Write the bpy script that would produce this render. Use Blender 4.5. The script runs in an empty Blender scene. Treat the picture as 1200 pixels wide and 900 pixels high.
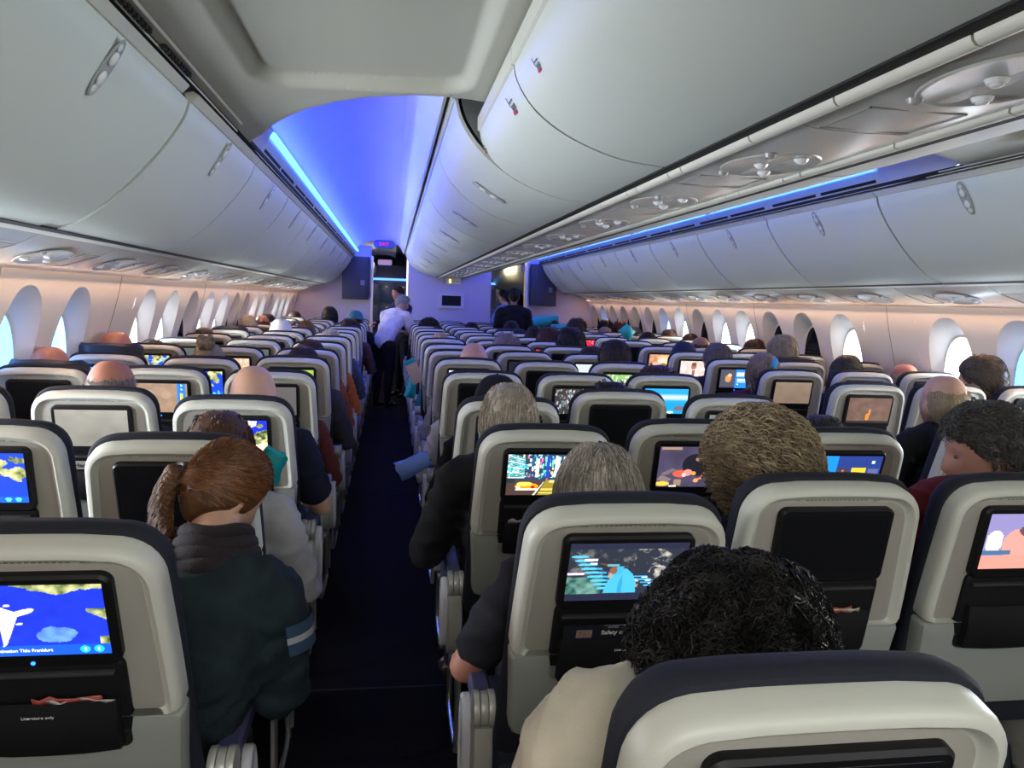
import bpy, bmesh, math, random
import numpy as np
from mathutils import Vector, Matrix, noise
random.seed(7)
PI = math.pi
S = bpy.context.scene
COL = S.collection

# ------------------------------------------------------------------ camera
def make_camera():
    psi, th, phi = math.radians(9.003), math.radians(6.074), math.radians(2.07)
    cp, sp = math.cos(psi), math.sin(psi)
    F = Vector((sp*math.cos(th), cp*math.cos(th), -math.sin(th)))
    R = Vector((cp, -sp, 0)); U = R.cross(F)
    r = R*math.cos(phi)+U*math.sin(phi); u = -R*math.sin(phi)+U*math.cos(phi)
    cd = bpy.data.cameras.new('camera'); co = bpy.data.objects.new('camera', cd); COL.objects.link(co)
    M = Matrix(((r.x, u.x, -F.x, -.98), (r.y, u.y, -F.y, 0), (r.z, u.z, -F.z, 1.6), (0, 0, 0, 1)))
    co.matrix_world = M
    cd.sensor_width = 36; cd.sensor_fit = 'HORIZONTAL'; cd.lens = 901/1200*36; cd.clip_start = .05
    S.camera = co
make_camera()

# ------------------------------------------------------------------ world, exposure
S.view_settings.view_transform = 'Standard'; S.view_settings.look = 'None'
S.view_settings.exposure = 0.55; S.view_settings.gamma = 1; S.view_settings.use_curve_mapping = False
W = bpy.data.worlds.new('sky'); S.world = W; W.use_nodes = True
nt = W.node_tree; nt.nodes.clear()
out = nt.nodes.new('ShaderNodeOutputWorld'); bg = nt.nodes.new('ShaderNodeBackground')
tc = nt.nodes.new('ShaderNodeTexCoord'); ns = nt.nodes.new('ShaderNodeTexNoise'); cr = nt.nodes.new('ShaderNodeValToRGB')
ns.inputs['Scale'].default_value = 7; ns.inputs['Detail'].default_value = 5
cr.color_ramp.elements[0].position = .42; cr.color_ramp.elements[0].color = (.62, .8, 1, 1)
cr.color_ramp.elements[1].position = .56; cr.color_ramp.elements[1].color = (1, 1, 1, 1)
nt.links.new(tc.outputs['Generated'], ns.inputs['Vector']); nt.links.new(ns.outputs['Fac'], cr.inputs['Fac'])
nt.links.new(cr.outputs['Color'], bg.inputs['Color']); bg.inputs['Strength'].default_value = 4.5
nt.links.new(bg.outputs[0], out.inputs[0])

def area(name, loc, rot, sx, sy, power, color, spread=PI):
    l = bpy.data.lights.new(name, 'AREA'); l.shape = 'RECTANGLE'; l.size = sx; l.size_y = sy
    l.energy = power; l.color = color; l.spread = spread
    o = bpy.data.objects.new(name, l); o.location = loc; o.rotation_euler = rot; COL.objects.link(o)
    return o
# added fill lights above and behind the camera, brightening the seat backs
area('overhead_fill_light', (-1.0, -.9, 2.24), (math.radians(22), 0, 0), 1.5, .6, 17, (1, .98, .93))
area('overhead_fill_light', (1.0, -.9, 2.24), (math.radians(22), 0, 0), 1.5, .6, 17, (.95, 1, 1))
# added unseen fill, shining forward onto seat backs, bin faces and low ceiling
area('rear_fill_light', (-.3, -2.0, 1.75), (math.radians(90), 0, 0), 3.2, .8, 27, (1, .99, .93))
# blue cove strips washing the aisle vaults, cool general cabin light
for s in (-1, 1):
    area('cove_blue_lamp', (s*1.588, 8.75, 2.42), (0, math.radians(122)*s, 0), .03, 10.3, 62, (.03, .055, 1.0))
    area('cove_white_lamp', (s*1.575, 8.95, 2.392), (0, math.radians(50)*s, 0), .012, 9.8, 7, (.60, .74, 1.0))
    area('wall_wash_lamp', (s*2.565, 7.0, 1.662), (0, math.radians(30)*s, 0), .03, 13.6, 26.0, (1.0, .58, .36))
# warm service lights in the forward cabin
area('forward_cabin_lamp', (-1.2, 15.6, 2.45), (0, 0, 0), .3, 1.5, 14, (1, .86, .62))
area('forward_cabin_lamp', (1.2, 15.6, 2.45), (0, 0, 0), .3, 1.5, 40, (1, .80, .5))

# ------------------------------------------------------------------ materials
MATS = {}
def mat(name, color, rough=.5, metal=0, bump=0, bscale=200, emit=None, estr=0, var=0, vscale=3, spec=.5, objcol=False, sheen=0, coat=0, tint=False):
    if name in MATS: return MATS[name]
    m = bpy.data.materials.new(name); m.use_nodes = True; n = m.node_tree; p = n.nodes['Principled BSDF']
    p.inputs['Roughness'].default_value = rough; p.inputs['Metallic'].default_value = metal
    p.inputs['Specular IOR Level'].default_value = spec
    p.inputs['Sheen Weight'].default_value = sheen; p.inputs['Coat Weight'].default_value = coat
    c = (*color, 1)
    src = None
    if objcol:
        oi = n.nodes.new('ShaderNodeObjectInfo'); src = oi.outputs['Color']
    if var:
        tcn = n.nodes.new('ShaderNodeTexCoord'); no = n.nodes.new('ShaderNodeTexNoise'); no.inputs['Scale'].default_value = vscale; no.inputs['Detail'].default_value = 6
        mx = n.nodes.new('ShaderNodeMix'); mx.data_type = 'RGBA'; mx.blend_type = 'MULTIPLY'; mx.inputs['Factor'].default_value = 1
        rp = n.nodes.new('ShaderNodeValToRGB'); rp.color_ramp.elements[0].position = .3; rp.color_ramp.elements[1].position = .7
        rp.color_ramp.elements[0].color = (1-var, 1-var, 1-var, 1); rp.color_ramp.elements[1].color = (1, 1, 1, 1)
        n.links.new(tcn.outputs['Object'], no.inputs['Vector']); n.links.new(no.outputs['Fac'], rp.inputs['Fac'])
        n.links.new(rp.outputs['Color'], mx.inputs['B'])
        if src: n.links.new(src, mx.inputs['A'])
        else: mx.inputs['A'].default_value = c
        src = mx.outputs['Result']
    if tint:      # strand-to-strand tone stored on the mesh
        at = n.nodes.new('ShaderNodeAttribute'); at.attribute_name = 'tint'; mt = n.nodes.new('ShaderNodeMix'); mt.data_type = 'RGBA'; mt.blend_type = 'MULTIPLY'; mt.inputs['Factor'].default_value = 1
        n.links.new(src, mt.inputs['A']); n.links.new(at.outputs['Fac'], mt.inputs['B']); src = mt.outputs['Result']
    if src: n.links.new(src, p.inputs['Base Color'])
    else: p.inputs['Base Color'].default_value = c
    if bump:
        t2 = n.nodes.new('ShaderNodeTexCoord'); nb = n.nodes.new('ShaderNodeTexNoise'); nb.inputs['Scale'].default_value = bscale
        b = n.nodes.new('ShaderNodeBump'); b.inputs['Strength'].default_value = bump; b.inputs['Distance'].default_value = .002
        n.links.new(t2.outputs['Object'], nb.inputs['Vector']); n.links.new(nb.outputs['Fac'], b.inputs['Height']); n.links.new(b.outputs[0], p.inputs['Normal'])
    if emit:
        p.inputs['Emission Color'].default_value = (*emit, 1); p.inputs['Emission Strength'].default_value = estr
    m.diffuse_color = c
    MATS[name] = m; return m

M_BIN = mat('bin_white', (.62, .67, .61), .42, bump=.04, bscale=900)
M_BODY = mat('bin_body_dark_grey', (.13, .14, .135), .6)
M_CEIL = mat('ceiling_panel_grey', (.50, .50, .42), .5, bump=.05, bscale=700)
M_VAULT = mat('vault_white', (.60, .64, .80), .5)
M_PSU = mat('service_panel_satin', (.60, .60, .54), .26, metal=.15)
M_RAIL = mat('rail_ivory', (.66, .66, .58), .4)
M_GAP = mat('gap_black', (.006, .006, .007), .7)
M_WALL = mat('wall_panel_cream', (.72, .67, .60), .5, bump=.04, bscale=600)
M_REVEAL = mat('window_reveal_cream', (.60, .585, .56), .5)
M_CARPET = mat('carpet_navy', (.0060, .0050, .0065), .95, bump=.6, bscale=350, var=.6, vscale=60, spec=.1)
M_SHELL = mat('seat_shell_grey', (.47, .48, .425), .4, bump=.12, bscale=1300)
M_SHELLIN = mat('seat_shell_inner_grey', (.27, .258, .225), .5, bump=.15, bscale=1300)
M_NAVY = mat('seat_fabric_navy', (.012, .014, .022), .8, bump=.3, bscale=500, spec=.25)
M_CUSH = mat('seat_leather_navy', (.014, .018, .032), .5, bump=.2, bscale=300)
M_BEZEL = mat('bezel_black', (.005, .005, .006), .45, spec=.25)
M_DARKP = mat('pocket_black', (.006, .006, .007), .65, bump=.2, bscale=300, spec=.2)
M_OFF = mat('screen_off_glass', (.007, .0075, .009), .25, spec=.4)
M_METAL = mat('brushed_metal', (.55, .55, .52), .3, metal=.9)
M_CHROME = mat('chrome', (.75, .76, .78), .12, metal=1)
M_PAD = mat('armrest_pad_blue', (.05, .05, .12), .5, bump=.1)
M_SKIN = mat('skin', (1, 1, 1), .5, objcol=True, bump=.08, bscale=300, var=.12, vscale=25)
M_CLOTH = mat('cloth', (1, 1, 1), .85, objcol=True, bump=.5, bscale=350, var=.3, vscale=9, spec=.2)
M_HAIR = mat('hair', (1, 1, 1), .55, spec=.3, objcol=True, bump=.3, bscale=300, var=.3, vscale=45, tint=True)
M_BULK = mat('bulkhead_lavender', (.44, .43, .56), .6, bump=.1, bscale=300)
M_CLOSET = mat('closet_dark_blue', (.035, .04, .10), .5)
M_GAL = mat('galley_navy_panel', (.04, .055, .16), .35)
M_PAPER = mat('paper_white', (.6, .6, .58), .6)
M_TEAL = mat('teal_fabric', (.0, .30, .34), .6, bump=.2)
M_BLUELED = mat('led_blue_tube', (.1, .3, 1), .5, emit=(.05, .17, 1.0), estr=5)
M_WHITELED = mat('led_white_strip', (1, 1, 1), .5, emit=(1, .86, .62), estr=1.0)
M_TXT = mat('print_white', (.62, .62, .62), .6)
M_TXTD = mat('print_dark', (.03, .03, .03), .6)
M_RED = mat('print_red', (.45, .02, .02), .6)
M_BLUEDOT = mat('led_dot_blue', (0, .1, 1), .5, emit=(.02, .16, 1), estr=3)
M_SHADE = mat('window_dimmed', (.02, .03, .035), .15)
def glassy(name, col):
    m = bpy.data.materials.new(name); m.use_nodes = True; n = m.node_tree; n.nodes.clear()
    o = n.nodes.new('ShaderNodeOutputMaterial'); t = n.nodes.new('ShaderNodeBsdfTransparent'); g = n.nodes.new('ShaderNodeBsdfGlossy'); mx = n.nodes.new('ShaderNodeMixShader')
    t.inputs[0].default_value = (*col, 1); g.inputs['Roughness'].default_value = .08; mx.inputs[0].default_value = .05
    n.links.new(t.outputs[0], mx.inputs[1]); n.links.new(g.outputs[0], mx.inputs[2]); n.links.new(mx.outputs[0], o.inputs[0])
    return m
G_CLEAR = glassy('pane_clear', (.95, .97, 1)); G_BLUE = glassy('pane_tinted_blue', (.42, .60, .90)); G_DARK = glassy('pane_dimmed_dark', (.008, .014, .02))
def vcol_mat(name, strength):
    m = bpy.data.materials.new(name); m.use_nodes = True; n = m.node_tree; p = n.nodes['Principled BSDF']
    a = n.nodes.new('ShaderNodeVertexColor'); a.layer_name = 'Col'
    p.inputs['Base Color'].default_value = (.01, .01, .01, 1); p.inputs['Roughness'].default_value = .25
    n.links.new(a.outputs['Color'], p.inputs['Emission Color']); p.inputs['Emission Strength'].default_value = strength
    return m
M_LCD = vcol_mat('screen_picture', 1.15)

# ------------------------------------------------------------------ mesh helpers
class MB:
    def __init__(s): s.v = []; s.f = []; s.t = []
    def join(s, o):
        k = len(s.v); s.t += [(i+k, j+k, q) for i, j, q in o.t]; return s.add(o.v, o.f)
    def add(s, v, f):
        o = len(s.v); s.v += [tuple(p) for p in v]; s.f += [tuple(i+o for i in q) for q in f]; return s
    def box(s, x0, x1, y0, y1, z0, z1, M=None):
        v = [(x, y, z) for x in (x0, x1) for y in (y0, y1) for z in (z0, z1)]
        if M: v = [M @ Vector(p) for p in v]
        return s.add(v, [(0, 1, 3, 2), (4, 6, 7, 5), (0, 4, 5, 1), (2, 3, 7, 6), (0, 2, 6, 4), (1, 5, 7, 3)])
    def loft(s, loops, cap0=True, cap1=True, closed=True):
        o = len(s.v); n = len(loops[0])
        for l in loops: s.v += [tuple(p) for p in l]
        for i in range(len(loops)-1):
            for j in range(n if closed else n-1):
                a = o+i*n+j; b = o+i*n+(j+1) % n
                s.f.append((a, b, b+n, a+n))
        if cap0: s.f.append(tuple(o+j for j in reversed(range(n))))
        if cap1: s.f.append(tuple(o+(len(loops)-1)*n+j for j in range(n)))
        return s
    def cyl(s, a, b, r, n=16, r2=None):
        a = Vector(a); b = Vector(b); d = (b-a).normalized(); t = Vector((0, 0, 1)) if abs(d.z) < .9 else Vector((1, 0, 0))
        u = d.cross(t).normalized(); w = d.cross(u)
        r2 = r if r2 is None else r2
        L = [[p+u*rr*math.cos(2*PI*k/n)+w*rr*math.sin(2*PI*k/n) for k in range(n)] for p, rr in ((a, r), (b, r2))]
        return s.loft(L)
    def tube(s, pts, r, n=8):
        pts = [Vector(p) for p in pts]; L = []
        ref = Vector((.13, .21, 1)).normalized()
        for i, p in enumerate(pts):
            d = (pts[min(i+1, len(pts)-1)]-pts[max(i-1, 0)]).normalized()
            u = d.cross(ref)
            if u.length < .05: u = d.cross(Vector((1, 0, 0)))
            u.normalize(); w = d.cross(u)
            rr = r[i] if isinstance(r, (list, tuple)) else r
            L.append([p+u*rr*math.cos(2*PI*k/n)+w*rr*math.sin(2*PI*k/n) for k in range(n)])
        return s.loft(L)
    def ball(s, c, rx, ry=None, rz=None, nu=16, nv=10):
        ry = ry or rx; rz = rz or rx
        L = []
        for i in range(1, nv):
            a = PI*i/nv
            L.append([(c[0]+rx*math.sin(a)*math.cos(2*PI*k/nu), c[1]+ry*math.sin(a)*math.sin(2*PI*k/nu), c[2]-rz*math.cos(a)) for k in range(nu)])
        return s.loft(L)
    def mesh(s, name, m, smooth=True, bevel=0):
        me = bpy.data.meshes.new(name); me.from_pydata(s.v, [], s.f); me.update()
        if m: me.materials.append(m)
        if name == 'hair':
            at = me.attributes.new('tint', 'FLOAT', 'POINT'); arr = np.full(len(s.v), .62)
            for i, j, q in s.t: arr[i:j] = q
            at.data.foreach_set('value', arr)
        bm = bmesh.new(); bm.from_mesh(me); bmesh.ops.recalc_face_normals(bm, faces=bm.faces)
        if bevel: bmesh.ops.bevel(bm, geom=[e for e in bm.edges if len(e.link_faces) == 2 and e.calc_face_angle(0) > .5], offset=bevel, segments=2, affect='EDGES', profile=.6)
        bm.to_mesh(me); bm.free()
        if smooth: me.shade_smooth(); me.set_sharp_from_angle(angle=math.radians(38))
        return me
def link(name, me, parent=None, loc=(0, 0, 0), rot=(0, 0, 0), color=None):
    o = bpy.data.objects.new(name, me); COL.objects.link(o); o.location = loc; o.rotation_euler = rot
    if parent: o.parent = parent
    if color: o.color = (*color, 1)
    return o
def thing(name, label, cat, loc=(0, 0, 0), rot=(0, 0, 0), group=None):
    o = bpy.data.objects.new(name, None); COL.objects.link(o); o.location = loc; o.rotation_euler = rot
    o.empty_display_size = .1
    return tag(o, label, cat, group)
def tag(o, label, cat, group=None, kind=None):
    o['label'] = label; o['category'] = cat
    if group: o['group'] = group
    if kind: o['kind'] = kind
    return o
def struct(name, me):
    o = link(name, me); o['kind'] = 'structure'; return o
def baked(o):
    dg = bpy.context.evaluated_depsgraph_get(); me = bpy.data.meshes.new_from_object(o.evaluated_get(dg)); return me
ORD = ['first', 'second', 'third', 'fourth', 'fifth', 'sixth', 'seventh', 'eighth', 'ninth', 'tenth', 'eleventh', 'twelfth', 'thirteenth', 'fourteenth', 'fifteenth', 'sixteenth', 'seventeenth']
# ------------------------------------------------------------------ the cabin shell
Y0, Y1 = -2.2, 14.0
struct('floor', MB().box(-2.9, 2.9, Y0, 20.6, -.05, 0).mesh('floor', M_CARPET, smooth=False))
# carpet joint across the aisles
mb = MB()
for y in (3.05, 6.4, 9.9): mb.box(-2.7, 2.7, y, y+.012, .0, .003)
struct('trim_1', mb.mesh('trim_1', mat('carpet_joint', (.006, .006, .012), .9), smooth=False))

WP = [(2.76, 0.0), (2.83, .35), (2.84, .7), (2.80, .95), (2.745, 1.15), (2.69, 1.35), (2.64, 1.52), (2.60, 1.72)]   # wall section x(z)
def wallx(z):
    for (x0, z0), (x1, z1) in zip(WP, WP[1:]):
        if z <= z1: return x0+(x1-x0)*(z-z0)/(z1-z0)
    return WP[-1][0]
PITCH = .605
def wins(side):
    out = []
    if side < 0:   # (y, state)
        st = {3: 'blue', 4: 'blue', 6: 'clear', 7: 'clear', 8: 'dark', 9: 'clear', 10: 'clear', 11: 'dark', 12: 'dark', 13: 'clear', 14: 'clear', 15: 'dark', 16: 'clear', 17: 'clear', 18: 'clear', 19: 'dark', 20: 'clear', 21: 'clear', 2: 'clear', 0: 'clear', 1: 'clear'}
        for k in sorted(st): out.append((3.86+PITCH*(k-3), st[k]))
    else:
        st = {3: 'half', 4: 'clear', 6: 'clear', 7: 'dark', 8: 'dark', 9: 'clear', 10: 'clear', 11: 'dark', 12: 'clear', 13: 'blue', 14: 'dark', 15: 'dark', 16: 'dark', 17: 'dark', 18: 'blue', 19: 'dark', 20: 'dark', 2: 'clear', 0: 'clear', 1: 'clear'}
        for k in sorted(st): out.append((5.807+.605*(k-6), st[k]))
    return out
ZR0, ZR1 = .86, 1.66
def oval(cy, cz, a, b, n, p=2.5):
    r = []
    for k in range(n):
        t = 2*PI*k/n; c, s_ = math.cos(t), math.sin(t)
        r.append((cy+a*math.copysign(abs(c)**(2/p), c), cz+b*math.copysign(abs(s_)**(2/p), s_)))
    return r
NW = 48
def rectring(cy, w, z0, z1, n, cz):
    r = []
    for k in range(n):
        t = 2*PI*k/n; c, s_ = math.cos(t), math.sin(t)
        sc = min((w/abs(c)) if abs(c) > 1e-6 else 1e9, ((z1-cz) if s_ > 0 else (cz-z0))/abs(s_) if abs(s_) > 1e-6 else 1e9)
        r.append((cy+c*sc, cz+s_*sc))
    for a in (-w, w):
        for zc in (z0, z1):
            k = min(range(n), key=lambda q: (r[q][0]-cy-a)**2+(r[q][1]-zc)**2); r[k] = (cy+a, zc)
    return r
WCOUNT = [0]
def build_wall(side):
    sx = side; mb = MB()
    ws = wins(side); yy = [w[0] for w in ws]
    # horizontal bands above and below the windows
    zs = [z for x, z in WP]
    def band(za, zb, ya, yb, nz=4):
        loops = [[(sx*wallx(za+(zb-za)*i/nz), y, za+(zb-za)*i/nz) for y in (ya, yb)] for i in range(nz+1)]
        mb.loft(loops, False, False, closed=False)
    band(0, .35, Y0, Y1, 1); band(.35, .7, Y0, Y1, 1); band(.7, ZR0, Y0, Y1, 2); band(ZR1, 1.72, Y0, Y1, 1)
    last = Y0
    hw = PITCH/2
    for y in yy:
        if y-hw > last+.002: band(ZR0, ZR1, last, y-hw, 8)
        last = y+hw
        ro = rectring(y, hw, ZR0, ZR1, NW, 1.27); ov = oval(y, 1.275, .205, .325, NW, 2.3)
        L = []
        for t in (0, .5, 1):
            L.append([(sx*wallx(a[1]+(b[1]-a[1])*t), a[0]+(b[0]-a[0])*t, a[1]+(b[1]-a[1])*t) for a, b in zip(ro, ov)])
        mb.loft(L, False, False)
    band(ZR0, ZR1, last, Y1, 8)
    # panel joints: thin raised beads between every three bays
    nm = 'wall_left' if side < 0 else 'wall_right'
    struct(nm, mb.mesh(nm, M_WALL))
    j = MB()
    ys = ([3.86+PITCH*(k-3)+PITCH*.5 for k in (-1, 2, 8, 11, 14, 17)]+[5.03]) if side < 0 else ([5.807+.605*(k-6)+.30 for k in (2, 8, 11, 14, 17)]+[5.2])
    for y in ys:
        pts = [(sx*(wallx(z)-.001), y, z) for z in np.linspace(.75, 1.7, 14)]
        j.loft([[(p[0], p[1]-.004, p[2]), (p[0]-sx*.003, p[1], p[2]), (p[0], p[1]+.004, p[2])] for p in pts], False, False, closed=False)
    struct('trim_%d' % (2 if side < 0 else 3), j.mesh('trim', mat('wall_joint', (.33, .31, .28), .6)))
    # window reveals + frames + panes
    for i, (y, st) in enumerate(ws):
        m2 = MB(); rings = []
        for t, (a, b, cz, dep) in zip(range(6), [(.205, .325, 1.275, .0), (.200, .318, 1.272, .006), (.172, .275, 1.26, .032), (.150, .243, 1.248, .060), (.142, .234, 1.244, .066), (.137, .229, 1.244, .085)]):
            rings.append([(sx*(wallx(q[1])*(1-min(1, dep/.06))+(2.735+.012)*min(1, dep/.06)+dep*.25), q[0], q[1]) if dep >= .03 else (sx*(wallx(q[1])+dep), q[0], q[1]) for q in oval(y, cz, a, b, NW, 2.4)])
        m2.loft(rings, False, False)
        WCOUNT[0] += 1; n_ = WCOUNT[0]
        fr = struct('window_%d' % n_, m2.mesh('window', M_REVEAL))
        X = sx*2.765
        pr = [(X, q[0], q[1]) for q in oval(y, 1.244, .1375, .2295, NW, 2.4)]
        pm = MB(); pm.loft([pr, [(p[0]+sx*.004, p[1], p[2]) for p in pr]])
        link('pane', pm.mesh('pane', {'clear': G_CLEAR, 'blue': G_BLUE, 'dark': G_DARK, 'half': G_CLEAR}[st], smooth=False), fr)
        if st == 'half':
            pm = MB(); q0 = [(X-sx*.006, q[0], q[1]) for q in oval(y+.05, 1.244, .086, .2, 24, 2.4)]
            pm = MB(); pm.loft([q0, [(p[0]+sx*.002, p[1], p[2]) for p in q0]]); link('tinted_pane', pm.mesh('tinted_pane', G_BLUE, smooth=False), fr)
        pw = {'clear': 8.0, 'blue': .8, 'dark': .06, 'half': 5.5}[st]
        if side > 0: pw *= .8
        if y < 2.4: pw *= 2.2
        if st in ('clear', 'half'):
            area('window_daylight', (sx*2.86, y, 1.25), (0, math.radians(90)*(-1 if sx < 0 else 1), 0), .44, .26, pw, (.93, .97, 1.0), spread=math.radians(125))
build_wall(-1); build_wall(1)

def rev(side, pts, y0, y1, ny=1):   # extrude an (x,z) polyline along y
    L = []
    for i in range(ny+1):
        y = y0+(y1-y0)*i/ny
        L.append([(side*x, y, z) for x, z in pts])
    return L
def strip(mb, side, pts, y0, y1, t=None, n=None):
    """open section strip, or with thickness t pushed along normal n=(dx,dz)"""
    if t is None: mb.loft(rev(side, pts, y0, y1), False, False, closed=False)
    else:
        back = [(x+n[0]*t, z+n[1]*t) for x, z in reversed(pts)]
        mb.loft(rev(side, list(pts)+back, y0, y1), True, True)
    return mb
# section curves
def smoothcurve(P, n=18):
    P = [Vector((p[0], p[1])) for p in P]; out = []
    Q = [P[0]*2-P[1]]+P+[P[-1]*2-P[-2]]
    for i in range(1, len(Q)-2):
        for k in range(n//(len(P)-1)+1):
            t = k/(n//(len(P)-1)+1)
            a, b, c, d = Q[i-1], Q[i], Q[i+1], Q[i+2]
            out.append(tuple(.5*((2*b)+(c-a)*t+(2*a-5*b+4*c-d)*t*t+(3*b-a-3*c+d)*t**3)))
    out.append(tuple(P[-1])); return out
BINF = smoothcurve([(1.70, 2.262), (1.722, 2.20), (1.80, 2.085), (1.925, 1.945), (2.05, 1.842), (2.155, 1.795)])
BINT = [(1.675, 2.285), (1.70, 2.262)]
CBF = smoothcurve([(.765, 2.375), (.735, 2.27), (.655, 2.165), (.52, 2.07), (.36, 2.012), (.215, 1.995)])
CBFN = smoothcurve([(.668, 2.262), (.655, 2.20), (.60, 2.125), (.50, 2.06), (.36, 2.012), (.215, 1.995)])

def handle_mesh():
    """recessed latch paddle: an elongated oval cup with two round grips; local x = along face width, z out of face"""
    mb = MB()
    n = 28
    def ring(a, b, z): return [(a*math.cos(2*PI*k/n), b*math.sin(2*PI*k/n), z) for k in range(n)]
    mb.loft([ring(.024, .066, .0005), ring(.022, .064, .004), ring(.019, .061, .004), ring(.016, .057, .0012)], False, True)
    return mb.mesh('latch_handle', mat('latch_grey', (.33, .36, .35), .35))
def grips_mesh():
    mb = MB()
    for s in (-1, 1):
        mb.ball((0, s*.022, .004), .013, .016, .007, 14, 8)
        mb.ball((0, s*.047, .003), .010, .009, .002, 12, 6)
    return mb.mesh('grip', mat('latch_light', (.7, .72, .70), .25))
HM, GM = handle_mesh(), grips_mesh()
def on_face(side, curve, frac):
    k = int(frac*(len(curve)-2)); a, b = curve[k], curve[k+1]
    d = Vector((side*(b[0]-a[0]), 0, b[1]-a[1])).normalized()
    nrm = Vector((-side*abs(d.z), 0, -abs(d.x)))       # towards the aisle and down
    return Vector((side*a[0], 0, a[1])), d, nrm
def place_handle(parent, side, curve, frac, y):
    p, d, nrm = on_face(side, curve, frac)
    if curve is CBF or curve is CBFN: nrm = Vector((side*abs(d.z), 0, -abs(d.x)))
    X = Vector((0, 1, 0)); Yv = d; Z = nrm
    if X.cross(Yv).dot(Z) < 0: X = -X
    M = Matrix(((X.x, Yv.x, Z.x, p.x), (X.y, Yv.y, Z.y, y), (X.z, Yv.z, Z.z, p.z), (0, 0, 0, 1)))
    h = link('latch_handle', HM, parent); h.matrix_local = Matrix.Translation(nrm*.001) @ M @ Matrix.Diagonal((1.35, 1.35, 1.2, 1))
    g = link('grip', GM, h)
    return h
# outer bins, one unit at a time
def outer_bin(side, y0, y1, label, first=False):
    cy = (y0+y1)/2
    t = thing('overhead_bin', label, 'luggage bin', (0, cy, 0), group='overhead bins over the %s windows' % ('left' if side < 0 else 'right'))
    h = (y1-y0)/2-.004
    n = (.72, .70)
    mb = strip(MB(), side, BINF, -h+.005, h-.005, .018, n); link('door', mb.mesh('door', M_BIN), t)
    body = [(x+.014, z+.014) for x, z in BINF]+[(2.45, 1.80), (2.45, 2.27), (1.72, 2.29)]
    mb = MB().loft(rev(side, body, -h, h)); link('body', mb.mesh('body', M_BODY), t)
    mb = MB().loft(rev(side, [(1.700, 2.262), (1.692, 2.262), (1.669, 2.287), (1.69, 2.30), (1.74, 2.30)], -h, h))
    link('top_edge', mb.mesh('top_edge', M_RAIL), t)
    place_handle(t, side, BINF, .30, 0.0)
    return t
nL = 0
ys = [-2.2+.0]
y = 2.95-1.3*4
cnt = 0
while y < 13.6:
    y1 = min(y+1.3, 13.95)
    if abs(y-1.65) < .01:
        y1 = 2.83; struct('trim_30', strip(MB(), -1, [(x+.004, z+.003) for x, z in BINF], 2.834, 2.946, .018, (.72, .70)).mesh('trim', M_BIN))
    if y1 > .6: outer_bin(-1, max(y, Y0), y1, 'white overhead bin above left windows, %s in sight from the camera' % ORD[cnt]); cnt += 1
    y += 1.3
y = 4.05-1.3*2; cnt = 0
while y < 13.6:
    y1 = min(y+1.3, 13.95)
    outer_bin(1, y, y1, 'white overhead bin above right windows, %s in sight from the camera' % ORD[cnt]); cnt += 1
    y += 1.3
# centre bins (left-facing and right-facing halves share a unit)
def center_bin(y0, y1, label, near):
    t = thing('center_overhead_bin', label, 'luggage bin', (0, (y0+y1)/2, 0), group='overhead bins over the centre seats')
    h = (y1-y0)/2-.003; C_ = CBFN if near else CBF
    top = 2.30 if near else 2.40
    for s in (-1, 1):
        mb = strip(MB(), s, C_, -h+.004, h-.004, .016, (-.5, .8)); link('door', mb.mesh('door', M_BIN), t)
        e = C_[0]
        mb = MB().loft(rev(s, [(e[0]-.002, e[1]-.022), (e[0]+.005, e[1]-.018), (e[0]+.006, e[1]+.03), (e[0]-.02, e[1]+.03), (e[0]-.03, e[1]-.004)], -h, h)); link('top_edge', mb.mesh('top_edge', M_RAIL), t)
        if not near: place_handle(t, s, C_, .58, 0)
    inner = [(x-.02, z+.018) for x, z in C_]
    body = inner+[(.0, 2.02)]+[(0, top+.02), (C_[0][0]-.03, top+.02)]
    for s in (-1, 1):
        link('body', MB().loft(rev(s, body, -h, h)).mesh('body', M_BODY), t)
    if near:   # printed row sign on the door edge
        for (yy, big) in (((-.25), 1), (.42, .7)):
            p, d, nn = on_face(-1, C_, .30)
            m3 = MB()
            for k in range(3): m3.box(-.003+k*.012, .004+k*.012, -.014, -.004, 0, .0006)
            m3.box(-.01, .03, .002, .005, 0, .0006); m3.box(-.01, -.007, -.004, .016, 0, .0006)
            X = Vector((0, 1, 0)); Yv = -d; Z = Vector((-abs(d.z), 0, -abs(d.x)))
            if X.cross(Yv).dot(Z) < 0: X = -X
            s_ = link('row_sign', m3.mesh('row_sign', mat('sign_grey', (.1, .1, .1), .6), smooth=False), t)
            s_.matrix_local = Matrix(((X.x, Yv.x, Z.x, p.x+nn.x*0-.0015), (X.y, Yv.y, Z.y, yy), (X.z, Yv.z, Z.z, p.z-.0015), (0, 0, 0, 1))) @ Matrix.Scale(1.5*big, 4)
            m4 = MB().box(-.008, .02, -.022, -.015, 0, .0007)
            r_ = link('red_mark', m4.mesh('red_mark', M_RED, smooth=False), s_)
    return t
yy = [(-.6, .85), (.85, 2.15), (2.15, 3.0)]
for i, (a, b) in enumerate(yy): center_bin(a, b, 'white centre overhead bin under the low grey ceiling, %s from the camera' % ORD[i], True)
a = 3.0; cnt = 0
for b in [4.72-.65, 5.37, 6.67, 7.97, 9.27, 10.57, 11.87, 13.17, 13.85]:
    center_bin(a, b, 'white centre overhead bin past the ceiling arch, %s from the arch' % ORD[cnt], False); cnt += 1; a = b

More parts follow.
